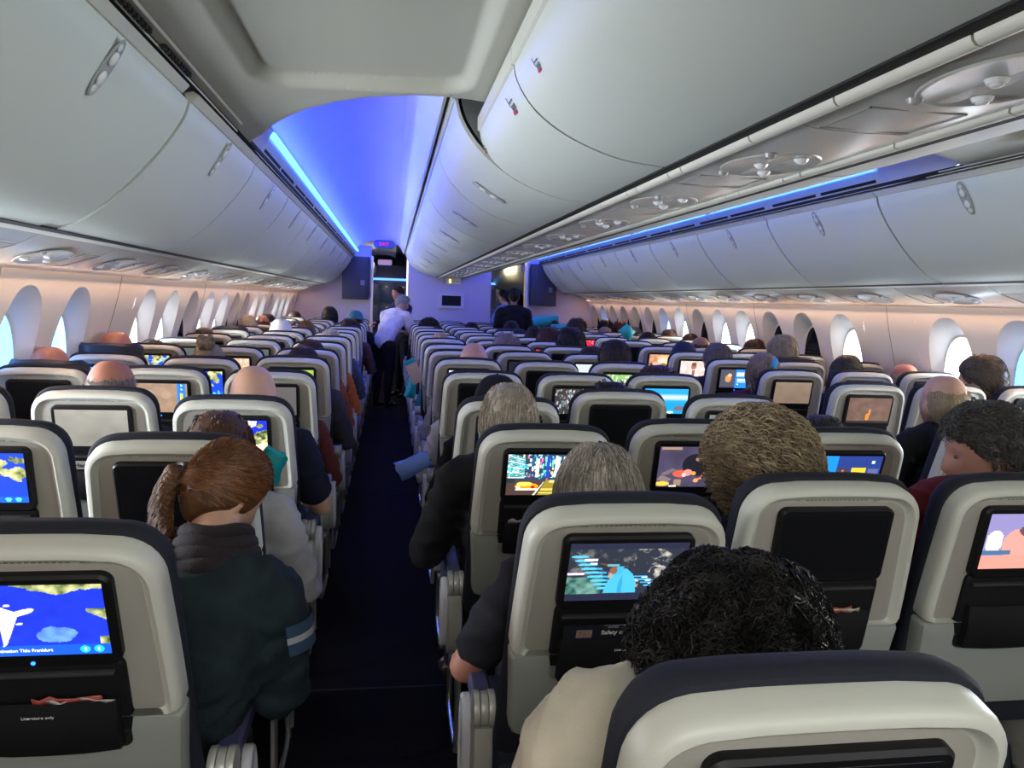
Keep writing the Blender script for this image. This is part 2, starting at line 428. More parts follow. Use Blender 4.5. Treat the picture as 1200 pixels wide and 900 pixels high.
# bin rails, gaps
for s in (-1, 1):
    g = MB(); strip(g, s, [(1.735, 2.29), (1.66, 2.305), (1.655, 2.32)], Y0, Y1); 
    g.loft(rev(s, [(2.150, 1.794), (2.195, 1.790), (2.195, 1.83), (2.15, 1.83)], Y0, Y1))
    struct('trim_%d' % (4 if s < 0 else 5), g.mesh('trim', M_GAP, smooth=False))
    # ivory rail in short lengths under the bins
    r = MB(); y = Y0; k = 0
    seg = [.42, .1, .30, .1, .34, .34]
    while y < Y1-.3:
        L = seg[k % 6]; k += 1
        r.loft(rev(s, [(2.184, 1.795), (2.208, 1.782), (2.232, 1.782), (2.232, 1.80), (2.19, 1.82)], y+.003, min(y+L-.003, Y1)))
        y += L
    struct('trim_%d' % (6 if s < 0 else 7), r.mesh('trim', M_RAIL))
g = MB()
for s in (-1, 1): g.loft(rev(s, [(.226, 1.991), (.182, 1.991), (.182, 2.03), (.226, 2.03)], -1, 13.85))
struct('trim_8', g.mesh('trim', M_GAP, smooth=False))
r = MB()
for s in (-1, 1):
    y = -1; k = 2
    while y < 13.6:
        L = seg[k % 6]; k += 1
        c = [(.196, 2.0)]+[(.180+.016*math.cos(t), 1.991+(.016 if s < 0 else .006)*math.sin(t)) for t in np.linspace(0, -PI, 7)]+[(.165, 2.0)]
        r.loft(rev(s, c, y+.003, min(y+L-.003, 13.85))); y += L
struct('trim_9', r.mesh('trim', M_RAIL))

# service panels: outer and centre
def psu_parts(t, half_w, base, tang, nrm, full=True):
    """base point, tangent across (Vector), normal (down)"""
    def P(u, v, w=0): return base+tang*u+Vector((0, v, 0))+nrm*w
    # recessed light tray: raised oval moulding
    n = 28
    mb = MB(); 
    def ring(a, b, w, cv=0): return [P(a*math.cos(2*PI*k/n), cv+b*math.sin(2*PI*k/n), w) for k in range(n)]
    a = half_w*.80
    mb.loft([ring(a, .17, .0005), ring(a*.98, .167, .004), ring(a*.92, .160, .0045), ring(a*.86, .152, .0015)], False, True)
    link('light_tray', mb.mesh('light_tray', mat('tray_satin', (.52, .52, .47), .3, metal=.15)), t)
    for i, v in enumerate((-.10, 0, .10)):
        m = MB(); c = P(half_w*.25*(1 if i != 1 else -.6), v, .006)
        m.cyl(c-nrm*.004, c+nrm*.004, .019, 16, .015); m.ball(tuple(c+nrm*.004), .012, .012, .006, 12, 6)
        link('reading_light', m.mesh('reading_light', mat('lamp_lens', (.75, .77, .78), .15)), t)
    for i, v in enumerate((-.135, .14)):
        m = MB(); c = P(-half_w*.45, v, .004)
        m.cyl(c-nrm*.003, c+nrm*.007, .015, 14, .012); m.cyl(c+nrm*.007, c+nrm*.010, .007, 12)
        link('air_nozzle', m.mesh('air_nozzle', mat('nozzle_grey', (.3, .3, .3), .3)), t)
    # oxygen door outline + small sign
    m = MB()
    for (u0, u1, v0, v1) in ((-.7, .7, .215, .221), (-.7, .7, .385, .391), (-.7, -.68, .215, .391), (.68, .7, .215, .391)):
        q = [P(u0*half_w, v0, .0015), P(u1*half_w, v0, .0015), P(u1*half_w, v1, .0015), P(u0*half_w, v1, .0015)]
        q2 = [P(u0*half_w, v0, -.001), P(u1*half_w, v0, -.001), P(u1*half_w, v1, -.001), P(u0*half_w, v1, -.001)]
        m.loft([q, q2])
    link('mask_door_joint', m.mesh('mask_door_joint', mat('joint_dark', (.26, .26, .24), .6), smooth=False), t)
def outer_psu(side, y0, L, label):
    t = thing('service_panel', label, 'panel', (0, y0+L/2, 0), group='passenger service panels on the %s' % ('left' if side < 0 else 'right'))
    h = L/2-.004
    c = smoothcurve([(2.232, 1.792), (2.33, 1.742), (2.45, 1.705), (2.572, 1.668)], 9)
    mb = strip(MB(), side, c, -h, h, .012, (0, 1)); link('panel', mb.mesh('panel', M_PSU), t)
    base = Vector((side*2.40, 0, 1.7165)); tang = Vector((side*.955, 0, -.295)).normalized(); nrm = Vector((-side*.295, 0, -.955)).normalized()
    psu_parts(t, .125, base, tang, nrm)
for s, b0, n in ((-1, 1.53, 'left'), (1, 1.48, 'right')):
    for k in range(-1, 15):
        outer_psu(s, b0-.1+.81*k, .81, 'satin service panel over %s windows, %s from the camera' % (n, ORD[k+1]))
def center_psu(y0, L, label):
    t = thing('center_service_panel', label, 'panel', (0, y0+L/2, 0), group='passenger service panels over the centre seats')
    h = L/2-.004
    c = [(-.166, 1.998), (-.10, 1.989), (0, 1.986), (.10, 1.989), (.166, 1.998)]
    mb = strip(MB(), 1, c, -h, h, .012, (0, 1)); link('panel', mb.mesh('panel', M_PSU), t)
    psu_parts(t, .145, Vector((0, 0, 1.988)), Vector((1, 0, 0)), Vector((0, 0, -1)))
for k in range(-1, 15):
    center_psu(.9-.15+.81*k, .81, 'satin service panel under centre bins, %s from the camera' % ORD[k+1])

# wall-wash strip under the service panels
for s in (-1, 1):
    m = MB(); m.loft(rev(s, [(2.585, 1.675), (2.592, 1.673), (2.592, 1.690), (2.585, 1.690)], Y0, Y1))
    struct('trim_%d' % (10 if s < 0 else 11), m.mesh('trim', mat('wash_strip_amber', (1, .5, .2), .5, emit=(1, .55, .32), estr=1.2), smooth=False))
    m = MB(); m.loft(rev(s, [(2.10, 2.34), (2.9, 2.34), (2.9, 1.70), (2.605, 1.70), (2.605, 1.76), (2.12, 1.84)], Y0, 20.4)); struct('trim_%d' % (12 if s < 0 else 13), m.mesh('trim', M_BIN, smooth=False))

# vaults over the aisles (start at the arch)
for s in (-1, 1):
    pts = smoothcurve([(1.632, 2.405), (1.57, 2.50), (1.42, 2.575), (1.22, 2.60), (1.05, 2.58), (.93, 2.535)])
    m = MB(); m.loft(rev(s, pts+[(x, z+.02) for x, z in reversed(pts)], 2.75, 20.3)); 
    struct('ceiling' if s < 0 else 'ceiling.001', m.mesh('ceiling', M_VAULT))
    # inner white side panel between vault and centre bins
    p2 = smoothcurve([(.93, 2.535), (.875, 2.50), (.83, 2.42), (.80, 2.375)], 9)
    m = MB(); m.loft(rev(s, p2+[(x-.015, z+.01) for x, z in reversed(p2)], 2.72, 13.9))
    struct('trim_%d' % (14 if s < 0 else 15), m.mesh('trim', M_BIN))
    # air grille panel above the outer bins, LED tube
    seglen = 1.3; y = 4.18 if s < 0 else 3.93; k = 0
    while y < 13.7:
        y2 = min(y+seglen, 13.95)
        t = thing('air_grille_panel', 'white slotted air grille above %s bins, %s from the arch' % ('left' if s < 0 else 'right', ORD[k]), 'panel', (0, (y+y2)/2, 0), group='air grille panels over the %s bins' % ('left' if s < 0 else 'right'))
        h = (y2-y)/2-.003
        q = [(1.668, 2.300), (1.655, 2.325), (1.632, 2.372), (1.622, 2.384)]
        m = MB(); m.loft(rev(s, q+[(1.64, 2.41), (1.70, 2.32)], -h, h)); link('panel', m.mesh('panel', M_BIN), t)
        m = MB()
        for v0, v1 in ((-h+.06, -.03), (.03, h-.06)):
            m.loft(rev(s, [(1.651, 2.328), (1.643, 2.343), (1.647, 2.347), (1.656, 2.331)], v0, v1))
        link('slot', m.mesh('slot', M_GAP, smooth=False), t)
        y += seglen; k += 1
    # tubes
    y = 4.19 if s < 0 else 3.95; k = 0
    while y < 13.8:
        y2 = min(y+1.3, 13.95)
        m = MB().cyl((s*1.600, y+.012, 2.404), (s*1.600, y2-.012, 2.404), .019, 12)
        o = link('led_tube', m.mesh('led_tube', M_BLUELED)); tag(o, 'glowing blue cove light tube above %s bins, %s from the arch' % ('left' if s < 0 else 'right', ORD[k]), 'light', 'blue cove lights above the %s bins' % ('left' if s < 0 else 'right'))
        y += 1.3; k += 1
    # scooped cap closing the cove where the low ceiling begins
    m = MB(); L = []
    n = 14
    for i in range(7):
        t_ = i/6; yv = (4.18-.30*t_) if s < 0 else (3.94-.62*t_)
        wv = math.sqrt(max(0, 1-t_**2.2))
        L.append([(s*(1.668-.075*(q/n)*(.35+.65*wv)), yv, 2.345+(-.045+.13*(q/n))*wv) for q in range(n+1)])
    m.loft(L, False, False, closed=False); struct('trim_%d' % (16 if s < 0 else 17), m.mesh('trim', M_VAULT))
# low grey ceiling over the rear zone with curved front lip
def low_ceiling():
    fr = {-1.672: 4.05, -1.66: 3.95, -1.62: 3.85, -1.57: 3.74, -1.51: 3.56, -1.42: 3.36, -1.32: 3.18, -1.2: 3.03, -1.09: 2.93, -.92: 2.855, -.80: 2.855, -.73: 2.87, -.665: 2.90}
    frR = {-1.672: 3.40, -1.62: 3.33, -1.55: 3.29, -1.42: 3.22, -1.32: 3.14, -1.2: 3.03, -1.09: 2.93, -.92: 2.855, -.80: 2.855, -.73: 2.87, -.665: 2.90}
    frL = fr
    for s in (1, -1):
        fr = frL if s == 1 else frR
        xs = sorted(fr); m = MB()
        # plate with recess
        rx0, rx1, ry1 = -1.46, -.72, 2.80
        def zlow(x, y):
            d = max(0, (y-(front(x)-.10))/.10) if True else 0
            base = 2.31-.012*math.cos((x+1.17)/.5*1.2)
            # recess
            cx = min(x-rx0, rx1-x); yl = ry1-.06*((x-rx0)/(rx1-rx0))-y
            rr = .0
            if cx > 0 and yl > 0:
                e = min(cx, yl)
                if cx < .12 and yl < .12: e = .12-math.hypot(.12-cx, .12-yl)
                rr = max(0, min(1, e/.045)); rr = rr*rr*(3-2*rr)*.045
            return base+rr+.03*d*d
        def front(x):
            for a, b in zip(xs, xs[1:]):
                if x <= b: return fr[a]+(fr[b]-fr[a])*(x-a)/(b-a)
            return fr[xs[-1]]
        nx, ny = 110, 150; V = []; Fc = []
        for i in range(nx+1):
            x = -1.672+(1.672-.665)*i/nx
            for j in range(ny+1):
                u = j/ny; u = 1-(1-u)**1.6
                yv = -2.2+(front(x)+2.2)*u
                V.append((x*s, yv, zlow(x, yv)))
            V.append((x*s, front(x)+.006, zlow(x, front(x))+.03)); V.append((x*s, front(x)-.01, 2.60))
        nn = ny+3
        for i in range(nx):
            for j in range(nn-1):
                a = i*nn+j; Fc.append((a, a+1, a+nn+1, a+nn))
        m.add(V, Fc)
        struct('ceiling.002' if s == 1 else 'ceiling.003', m.mesh('ceiling', M_CEIL))
    # slotted edge strips beside the left and right bins
    for s in (-1, 1):
        m = MB(); k = 0; y = -.5
        while y < 2.75:
            for q in range(9):
                ya = y+q*.034
                m.box(s*1.648-.007, s*1.648+.007, ya, ya+.022, 2.292, 2.31)
            y += .42
        struct('trim_%d' % (18 if s < 0 else 19), m.mesh('trim', M_GAP, smooth=False))
        m = MB(); m.loft(rev(s, [(1.622, 2.302), (1.618, 2.296), (1.612, 2.302)], -1, 3.45)); m.loft(rev(s, [(1.668, 2.300), (1.664, 2.295), (1.660, 2.30)], -1, 3.6))
        struct('trim_%d' % (20 if s < 0 else 21), m.mesh('trim', M_RAIL))
low_ceiling()
# roof skin over everything and rear closing wall (keeps daylight out)
m = MB().box(-2.95, 2.95, Y0, 20.6, 2.66, 2.70); struct('ceiling.004', m.mesh('ceiling', M_CEIL, smooth=False))
struct('wall_far_front', MB().box(-2.95, 2.95, 20.6, 20.65, 0, 2.7).mesh('wall_far_front', M_CLOSET, smooth=False))
struct('wall_rear', MB().box(-2.95, 2.95, Y0-.05, Y0, 0, 2.7).mesh('wall_rear', M_BULK, smooth=False))
for s in (-1, 1):
    struct('wall_outer' if s < 0 else 'wall_outer.001', MB().box(min(s*2.86, s*2.9), max(s*2.86, s*2.9), 14.0, 20.6, 0, 2.7).mesh('w', M_BULK, smooth=False))

# ---------------- bulkheads at the front
struct('wall_front', MB().box(-.715, .775, 13.88, 13.96, 0, 2.42).mesh('wall_front', M_BULK, bevel=.01))
for s, x0, x1 in ((-1, 1.36, 2.85), (1, 1.45, 2.85)):
    m = MB().box(min(s*x0, s*x1), max(s*x0, s*x1), 14.0, 14.08, 0, 2.5); struct('wall_front_left' if s < 0 else 'wall_front_right', m.mesh('w', M_BULK, bevel=.01))
# dark closets beside the side bulkheads with small emblem plates
for s, x0, x1, nm in ((-1, 1.40, 1.86, 'left'), (1, 1.50, 1.98, 'right')):
    t = thing('closet', 'dark blue closet panel hanging at the %s front bulkhead' % nm, 'cabinet', (s*(x0+x1)/2, 13.93, 1.55))
    w = (x1-x0)/2
    link('body', MB().box(-w, w, -.06, .06, 0, .75).mesh('body', M_CLOSET, bevel=.01), t)
    link('door', MB().box(-w+.02, w-.02, -.075, -.06, .02, .73).mesh('door', mat('closet_door', (.03, .035, .085), .5), bevel=.004), t)
    link('emblem', MB().box(.09, .16, -.078, -.0745, .25, .34).mesh('emblem', mat('emblem_grey', (.18, .20, .34), .5), bevel=.004), t)
# ivory door-post strips by the aisle openings
for i, (x, w) in enumerate(((-1.345, .02), (-.725, .012), (1.43, .02))):
    m = MB().box(x-w, x+w, 13.90, 14.1, .9 if i != 1 else 1.25, 2.32); struct('trim_%d' % (22+i), m.mesh('trim', M_WALL if i != 1 else M_WHITELED, bevel=.004))
# monitor on the centre bulkhead
t = thing('bulkhead_monitor', 'dark monitor in a pale frame on the centre front bulkhead', 'monitor', (.06, 13.88, 1.585))
def rrect(w, h, r, n=6):
    P = []
    for cx, cz, a0 in ((w-r, h-r, 0), (-w+r, h-r, 90), (-w+r, -h+r, 180), (w-r, -h+r, 270)):
        for k in range(n+1):
            a = math.radians(a0+90*k/n); P.append((cx+r*math.cos(a), cz+r*math.sin(a)))
    return P
def rr_prism(w, h, r, y0, y1, bev=.004, n=6, cx=0, cz=0):
    L = [[(cx+x, y1, cz+z) for x, z in rrect(w, h, r, n)], [(cx+x, y0+bev, cz+z) for x, z in rrect(w, h, r, n)], [(cx+x, y0, cz+z) for x, z in rrect(w-bev, h-bev, max(r-bev, .001), n)]]
    return MB().loft(L)
link('frame', rr_prism(.235, .145, .03, -.05, 0, .012).mesh('frame', mat('monitor_frame', (.50, .49, .56), .5)), t)
link('screen', rr_prism(.17, .09, .008, -.056, -.049, .002).mesh('screen', mat('monitor_dark', (.012, .013, .018), .65, spec=.15)), t)
# seat-belt / exit sign under the bins at the centre bulkhead
t = thing('lighted_sign', 'small white lit sign box under bins at centre bulkhead', 'sign', (.085, 13.72, 1.93))
link('housing', rr_prism(.125, .055, .015, -.04, .04, .006).mesh('housing', M_RAIL), t)
link('lit_symbol', MB().box(-.085, -.05, -.043, -.0395, -.035, .035).mesh('lit_symbol', mat('sign_amber', (1, .7, .2), .5, emit=(1, .62, .15), estr=1.6), smooth=False), t)
link('sensor', MB().box(.06, .075, -.043, -.0395, -.012, .008).mesh('sensor', M_TXTD, smooth=False), t)
# exit sign capsule on the aisle vault
t = thing('ceiling_sign', 'blue-lit capsule exit sign on the left aisle vault', 'sign', (-1.13, 12.9, 2.46))
link('housing', rr_prism(.17, .065, .06, -.05, .05, .01).mesh('housing', mat('sign_blue_housing', (.10, .12, .35), .5)), t)
def text_mesh(body, size, m, extr=.0004, align='CENTER', bold=0):
    cu = bpy.data.curves.new('t', 'FONT'); cu.body = body; cu.size = size; cu.extrude = extr; cu.align_x = align; cu.align_y = 'CENTER'; cu.offset = bold; cu.resolution_u = 2
    o = bpy.data.objects.new('t', cu); COL.objects.link(o); me = baked(o); bpy.data.objects.remove(o); me.materials.clear(); me.materials.append(m)
    return me
link('letters', text_mesh('EXIT', .075, mat('exit_red', (.6, .05, .1), .5, emit=(.9, .03, .15), estr=.8)), t, (0, -.0515, 0), (PI/2, 0, 0))
t = thing('galley_sign', 'pale lit sign hanging above the far galley entrance', 'sign', (-1.17, 18.25, 2.41))
link('housing', rr_prism(.16, .06, .03, -.04, .04, .01).mesh('housing', mat('sign_pale', (.5, .5, .7), .5, emit=(.5, .45, .9), estr=.35)), t)
link('letters', text_mesh('EXIT', .07, mat('exit_red', (.6, .05, .1))), t, (0, -.0415, 0), (PI/2, 0, 0))

# forward cabin glimpsed through the aisle openings
for s in (-1, 1):
    for k in range(3):
        y0 = 14.2+1.5*k
        t = thing('forward_bin', 'cream-lit overhead bin in the forward cabin, %s side, %s back' % ('left' if s < 0 else 'right', ORD[k]), 'luggage bin', (0, y0+.75, 0))
        c = smoothcurve([(1.36, 2.30), (1.39, 2.15), (1.52, 1.96), (1.75, 1.84), (2.1, 1.80)])
        link('body', MB().loft(rev(s, c+[(2.3, 1.82), (2.3, 2.33)], -.745, .745)).mesh('body', M_BIN), t)
# galley block at the end of the left aisle
def galley(x, y, label):
    t = thing('galley', label, 'galley', (x, y, 0))
    link('body', MB().box(-.62, .62, 0, .6, 0, 2.35).mesh('body', M_GAL, bevel=.01), t)
    for i in range(3):
        for j in range(2):
            link('door', MB().box(-.56+.38*i, -.22+.38*i, -.02, 0, 1.0+.48*j, 1.42+.48*j).mesh('door', mat('galley_door', (.05, .09, .25), .3), bevel=.006), t)
            link('latch', MB().box(-.42+.38*i, -.36+.38*i, -.035, -.019, 1.36+.48*j, 1.385+.48*j).mesh('latch', M_METAL, bevel=.002), t)
    link('lamp', MB().box(-.5, .5, -.03, .0, 2.0, 2.05).mesh('lamp', mat('galley_lamp', (.2, .4, 1), .5, emit=(.12, .35, 1), estr=1.4), smooth=False), t)
    link('work_top', MB().box(-.62, .62, -.12, 0, .92, .95).mesh('work_top', M_METAL, bevel=.004), t)
galley(-1.1, 18.3, 'dark blue galley with lit shelf at end of the left aisle')
galley(1.3, 18.6, 'dark galley wall at the end of the right aisle')
t = thing('divider_cabinet', 'tall navy cabinet with shelf lines just past centre bulkhead', 'cabinet', (-.62, 14.6, 0))
link('body', MB().box(-.10, .5, -.3, .6, 0, 2.35).mesh('body', M_GAL, bevel=.01), t)
for z in (.9, 1.4, 1.62, 1.95): link('shelf_edge', MB().box(-.106, .5, -.306, -.298, z, z+.012).mesh('shelf_edge', mat('shelf_line', (.10, .14, .4), .4), smooth=False), t)
link('light_strip', MB().box(-.112, -.098, -.312, -.298, 1.55, 2.3).mesh('light_strip', M_WHITELED, smooth=False), t)
# ------------------------------------------------------------------ screen pictures (numpy painted into a grid)
def canvas(nx, ny, c):
    A = np.zeros((ny, nx, 3)); A[:] = c; return A
def UV(A):
    ny, nx, _ = A.shape; v, u = np.mgrid[0:ny, 0:nx]; return (u+.5)/nx, 1-(v+.5)/ny     # u right, v up
def put(A, m, c, a=1.0):
    A[m] = A[m]*(1-a)+np.array(c)*a
def ell(A, cx, cy, rx, ry, c, a=1.0, rot=0):
    u, v = UV(A); x = u-cx; y = v-cy; cr_, sr = math.cos(rot), math.sin(rot); X = x*cr_+y*sr; Y = -x*sr+y*cr_
    put(A, (X/rx)**2+(Y/ry)**2 < 1, c, a)
def rect(A, x0, x1, y0, y1, c, a=1.0):
    u, v = UV(A); put(A, (u > x0) & (u < x1) & (v > y0) & (v < y1), c, a)
def poly(A, P, c, a=1.0):
    u, v = UV(A); ins = np.zeros(u.shape, bool); n = len(P)
    for i in range(n):
        x0, y0 = P[i]; x1, y1 = P[(i+1) % n]
        if y0 == y1: continue
        cond = ((y0 > v) != (y1 > v)) & (u < (x1-x0)*(v-y0)/(y1-y0)+x0); ins ^= cond
    put(A, ins, c, a)
def fbm(A, sc, seed=0, asp=1.6):
    ny, nx, _ = A.shape; rng = np.random.RandomState(seed); out = np.zeros((ny, nx)); amp = 1; tot = 0
    for o in range(4):
        n = int(sc*2**o)+2; g = rng.rand(n+2, int(n*asp)+3)
        yy = np.linspace(0, n, ny, endpoint=False); xx = np.linspace(0, int(n*asp), nx, endpoint=False)
        yi = yy.astype(int); xi = xx.astype(int); fy = (yy-yi)[:, None]; fx = (xx-xi)[None, :]
        fy = fy*fy*(3-2*fy); fx = fx*fx*(3-2*fx)
        out += amp*((g[yi][:, xi]*(1-fx)+g[yi][:, xi+1]*fx)*(1-fy)+(g[yi+1][:, xi]*(1-fx)+g[yi+1][:, xi+1]*fx)*fy); tot += amp; amp *= .5
    return out/tot
OC = (.012, .035, .62)
def land(A, mask, seed=1, sc=8):
    f = fbm(A, sc, seed)[..., None]; g = np.array((.12, .24, .03))*(1-f)+np.array((.62, .56, .30))*f
    f2 = (f-.5)*3; A[mask] = np.clip(g*(1+.8*f2), 0, 1)[mask]
def pic_plane(nx=170, ny=100):
    A = canvas(nx, ny, OC); u, v = UV(A); f = fbm(A, 6, 3); A *= (.8+.5*f)[..., None]
    w = .05*(fbm(A, 9, 5)-.5)
    land(A, (v+w*2 > .93-.0*u) & (u > .42) & (v > 1.06-.42*(u-.30)) | ((v > .86) & (u > .55) & (u < .86) & (v+w > .86+.4*abs(u-.72))), 2)
    land(A, (u+w < .20) & (v < .62) & (v > .12), 4); land(A, (u > .90-.12*(v-.5)) & (v < .66) & (v > .30) & (u+v > 1.5), 6); land(A, (u > .94) & (v < .26), 7)
    b = fbm(A, 7, 9); m = ((u-.68)/.13)**2+((v-.30)/.12)**2 < 1.1*b+.35; A[m] = A[m]*.45+np.array((.25, .6, .85))*.55*b[m][:, None]*1.4
    rect(A, 0, 1, 0, .15, (.01, .10, .78))
    W_ = (.93, .90, .97)
    # white airliner, nose to the upper right
    def T(p): 
        a = math.radians(19); x, y = p[0]*.86, p[1]*.86; X = x*math.cos(a)-y*math.sin(a); Y = x*math.sin(a)+y*math.cos(a); return (.38+X, .56+Y*1.6)
    poly(A, [T(p) for p in [(.02, .02), (.10, .02), (-.10, .25), (-.15, .27), (-.13, .24), (-.05, .03)]], W_)
    poly(A, [T(p) for p in [(.02, -.02), (.10, -.02), (-.10, -.26), (-.145, -.28), (-.12, -.24), (-.05, -.02)]], (.85, .83, .95))
    poly(A, [T(p) for p in [(-.27, .0), (-.24, .02), (-.33, .09), (-.36, .095), (-.33, .01)]], W_); poly(A, [T(p) for p in [(-.27, .0), (-.24, -.02), (-.32, -.09), (-.35, -.095), (-.33, -.01)]], W_)
    c = T((-.04, 0)); 
    poly(A, [T((x, h)) for x, h in [(-.36, .003), (-.26, .018), (-.05, .026), (.16, .026), (.20, .022), (.228, .010), (.235, 0), (.228, -.010), (.20, -.022), (.16, -.026), (-.05, -.026), (-.26, -.018), (-.36, -.003)]], W_)
    for q in ((.075, .10), (.075, -.10)):
        p = T(q); ell(A, p[0], p[1], .022, .016, W_, rot=.3)
    for x in (.84, .925): ell(A, x, .075, .033, .052, (.02, .55, .9)); rect(A, x-.005, x+.005, .05, .10, (.9, .95, 1))
    return A
def pic_world(nx=120, ny=70):
    A = canvas(nx, ny, (.01, .03, .72)); u, v = UV(A); f = fbm(A, 5, 11); n = .10*(fbm(A, 10, 12)-.5)
    m = ((u-.56)/.26)**2+((v-.90)/.16)**2 < 1+n*6; land(A, m, 3); A[m & (v > .8)] = (.92, .93, .9)
    poly(A, [(.6, .98), (.86, .98), (.84, .85), (.74, .78), (.68, .86)], (.95, .95, .95)); land(A, ((u-.47)/.14)**2+((v-.70)/.15)**2 < 1+n*8, 14)
    land(A, ((u-.93)/.14)**2+((v-.42)/.30)**2 < 1+n*8, 15); poly(A, [(.82, .30), (1, .38), (1, .12), (.88, .10)], (.85, .66, .5))
    rect(A, 0, 1, 0, .12, (.01, .12, .85)); rect(A, .84, .97, .02, .11, (.05, .6, 1)); rect(A, .03, .28, .90, .97, (.05, .5, 1)); land(A, ((u-.9)/.05)**2+((v-.85)/.06)**2 < 1, 4)
    return A
def pic_map(seed, nx=60, ny=36, plane=False):
    A = canvas(nx, ny, (.012, .06, .66)); u, v = UV(A); f = fbm(A, 3, seed); land(A, (f+.25*(v-.4)+.12*(.5-u)) > .52, seed+1)
    rect(A, 0, 1, 0, .13, (.01, .12, .85)); ell(A, .8, .065, .03, .05, (.1, .6, 1)); ell(A, .9, .065, .03, .05, (.1, .6, 1))
    if plane: poly(A, [(.1, .05), (.95, .92), (.98, .9), (.14, .03)], (.2, .5, 1)); ell(A, .5, .35, .11, .05, (.95, .95, 1), rot=.6); ell(A, .5, .36, .03, .15, (.95, .95, 1))
    return A
def pic_grey(c0, c1, nx=24, ny=14, spots=0):
    A = canvas(nx, ny, c0); u, v = UV(A); f = (.5*v+.5*fbm(A, 2, 5))[..., None]; A = np.array(c0)*(1-f)+np.array(c1)*f; return A
def pic_tan(nx=60, ny=36):
    A = canvas(nx, ny, (.30, .20, .135)); f = fbm(A, 4, 22); A *= (.8+.5*f)[..., None]
    ell(A, .30, .62, .10, .16, (.42, .32, .25), .7); ell(A, .62, .6, .09, .14, (.42, .31, .24), .6)
    rect(A, .82, .97, .0, 1, (.02, .20, .85)); rect(A, .865, .925, .36, .68, (.95, .62, .02))
    for y in (.94, .8, .28, .14): ell(A, .895, y, .016, .03, (.8, .9, 1))
    ell(A, .42, .22, .04, .065, (.1, .55, 1)); ell(A, .42, .22, .02, .03, (.8, .9, 1)); return A
def pic_robe(nx=170, ny=100):
    A = canvas(nx, ny, (.012, .014, .035)); u, v = UV(A); inn = (v > .12) & (v < .90)
    f = fbm(A, 9, 31); g = fbm(A, 14, 33)
    d = np.clip((f-.48)*3.2, 0, 1)[..., None]*np.array((.55, .50, .42)); base = np.array((.02, .025, .04))+d*(.25+.75*(u > .55))[..., None]*(g > .42)[..., None]
    A[inn] = base[inn]; m = inn & (u < .30) & (v < .42); A[m] = (np.array((.04, .12, .10))+(f[..., None]-.4)*np.array((.3, .5, .45)))[m].clip(0, 1)
    for i in range(9):
        y = .78-.07*i; x0 = .02+.030*i; rect(A, x0+.0, x0+.14+.012*i, y-.018, y+.012, (.03, .38, .75)); ell(A, x0+.07, y, .07, .022, (.08, .5, .85))
    rect(A, .13, .24, .70, .74, (.85, .8, .95)); rect(A, .18, .24, .64, .67, (.8, .8, .9)); rect(A, 0, .14, .46, .50, (.80, .60, .95))
    for i in range(6):
        y = .42-.055*i; x0 = .56+.035*i; rect(A, x0, x0+.12, y-.012, y+.012, (.05, .40, .80)); ell(A, x0+.10, y-.02, .03, .012, (.7, .8, 1))
    poly(A, [(.32, .13), (.34, .30), (.385, .46), (.43, .55), (.50, .56), (.555, .46), (.59, .32), (.60, .13)], (.06, .42, .66))
    poly(A, [(.44, .13), (.445, .35), (.47, .45), (.48, .13)], (.03, .30, .50)); poly(A, [(.37, .5), (.42, .60), (.475, .60), (.46, .48), (.40, .44)], (.05, .36, .6))
    ell(A, .385, .53, .035, .06, (.22, .09, .05)); poly(A, [(.25, .66), (.42, .64), (.41, .58), (.34, .60)], (.12, .06, .03)); rect(A, .33, .43, .60, .645, (.12, .36, .45)); ell(A, .365, .44, .018, .05, (.4, .3, .25))
    A[v <= .12] = (.016, .018, .045); A[v >= .90] = (.016, .018, .045); return A
def pic_city(nx=150, ny=92):
    A = canvas(nx, ny, (.03, .05, .09)); rng = np.random.RandomState(4); u, v = UV(A)
    for i in range(260):
        x = rng.rand(); side = abs(x-.54); y0 = .36+.1*rng.rand(); hgt = .05+.55*rng.rand(); w = .008+.03*side*rng.rand()
        cs = [(.05, .75, .85), (.9, .9, 1), (.95, .15, .5), (.1, .35, .95), (.2, .9, .75), (1, .85, .3), (.6, .95, 1), (.02, .12, .18)]
        c = cs[rng.randint(len(cs))]; yb = y0+rng.rand()*.55
        rect(A, x-w, x+w, yb, min(1, yb+hgt*.18), c)
    for i in range(14): y = .40+.045*i; poly(A, [(0, y+.05), (.22, y*.8+.12), (.22, y*.8+.10), (0, y+.03)], (.08, .65, .6) if i % 3 else (.85, .95, .9))
    rect(A, .49, .535, .42, 1, (.02, .06, .45)); rect(A, .60, .66, .45, .95, (.75, .85, 1)); rect(A, .36, .40, .45, .9, (.95, .95, .98))
    rect(A, 0, 1, 0, .36, (.07, .04, .035)); poly(A, [(.40, 0), (.50, .38), (.60, .38), (1, .05), (1, 0)], (.30, .22, .03))
    poly(A, [(.34, 0), (.475, .34), (.482, .34), (.37, 0)], (.9, .85, .6)); poly(A, [(.44, .12), (.80, .12), (.80, .16), (.45, .16)], (.75, .6, .1)); poly(A, [(.42, .04), (.86, .04), (.86, .065), (.42, .065)], (.9, .75, .2))
    ell(A, .26, .22, .15, .085, (.95, .30, .02)); ell(A, .23, .28, .10, .05, (1, .75, .1)); rect(A, .12, .40, .12, .16, (.85, .82, .7)); ell(A, .15, .20, .03, .035, (1, .9, .5)); ell(A, .34, .20, .03, .035, (.3, .02, 0))
    ell(A, .66, .30, .06, .04, (1, .6, .02)); ell(A, .78, .32, .05, .06, (.9, .25, .02)); ell(A, .58, .34, .04, .03, (1, .85, .3)); ell(A, .88, .34, .05, .04, (.9, .5, .05))
    rect(A, .0, .10, .30, .42, (.02, .03, .04)); return A
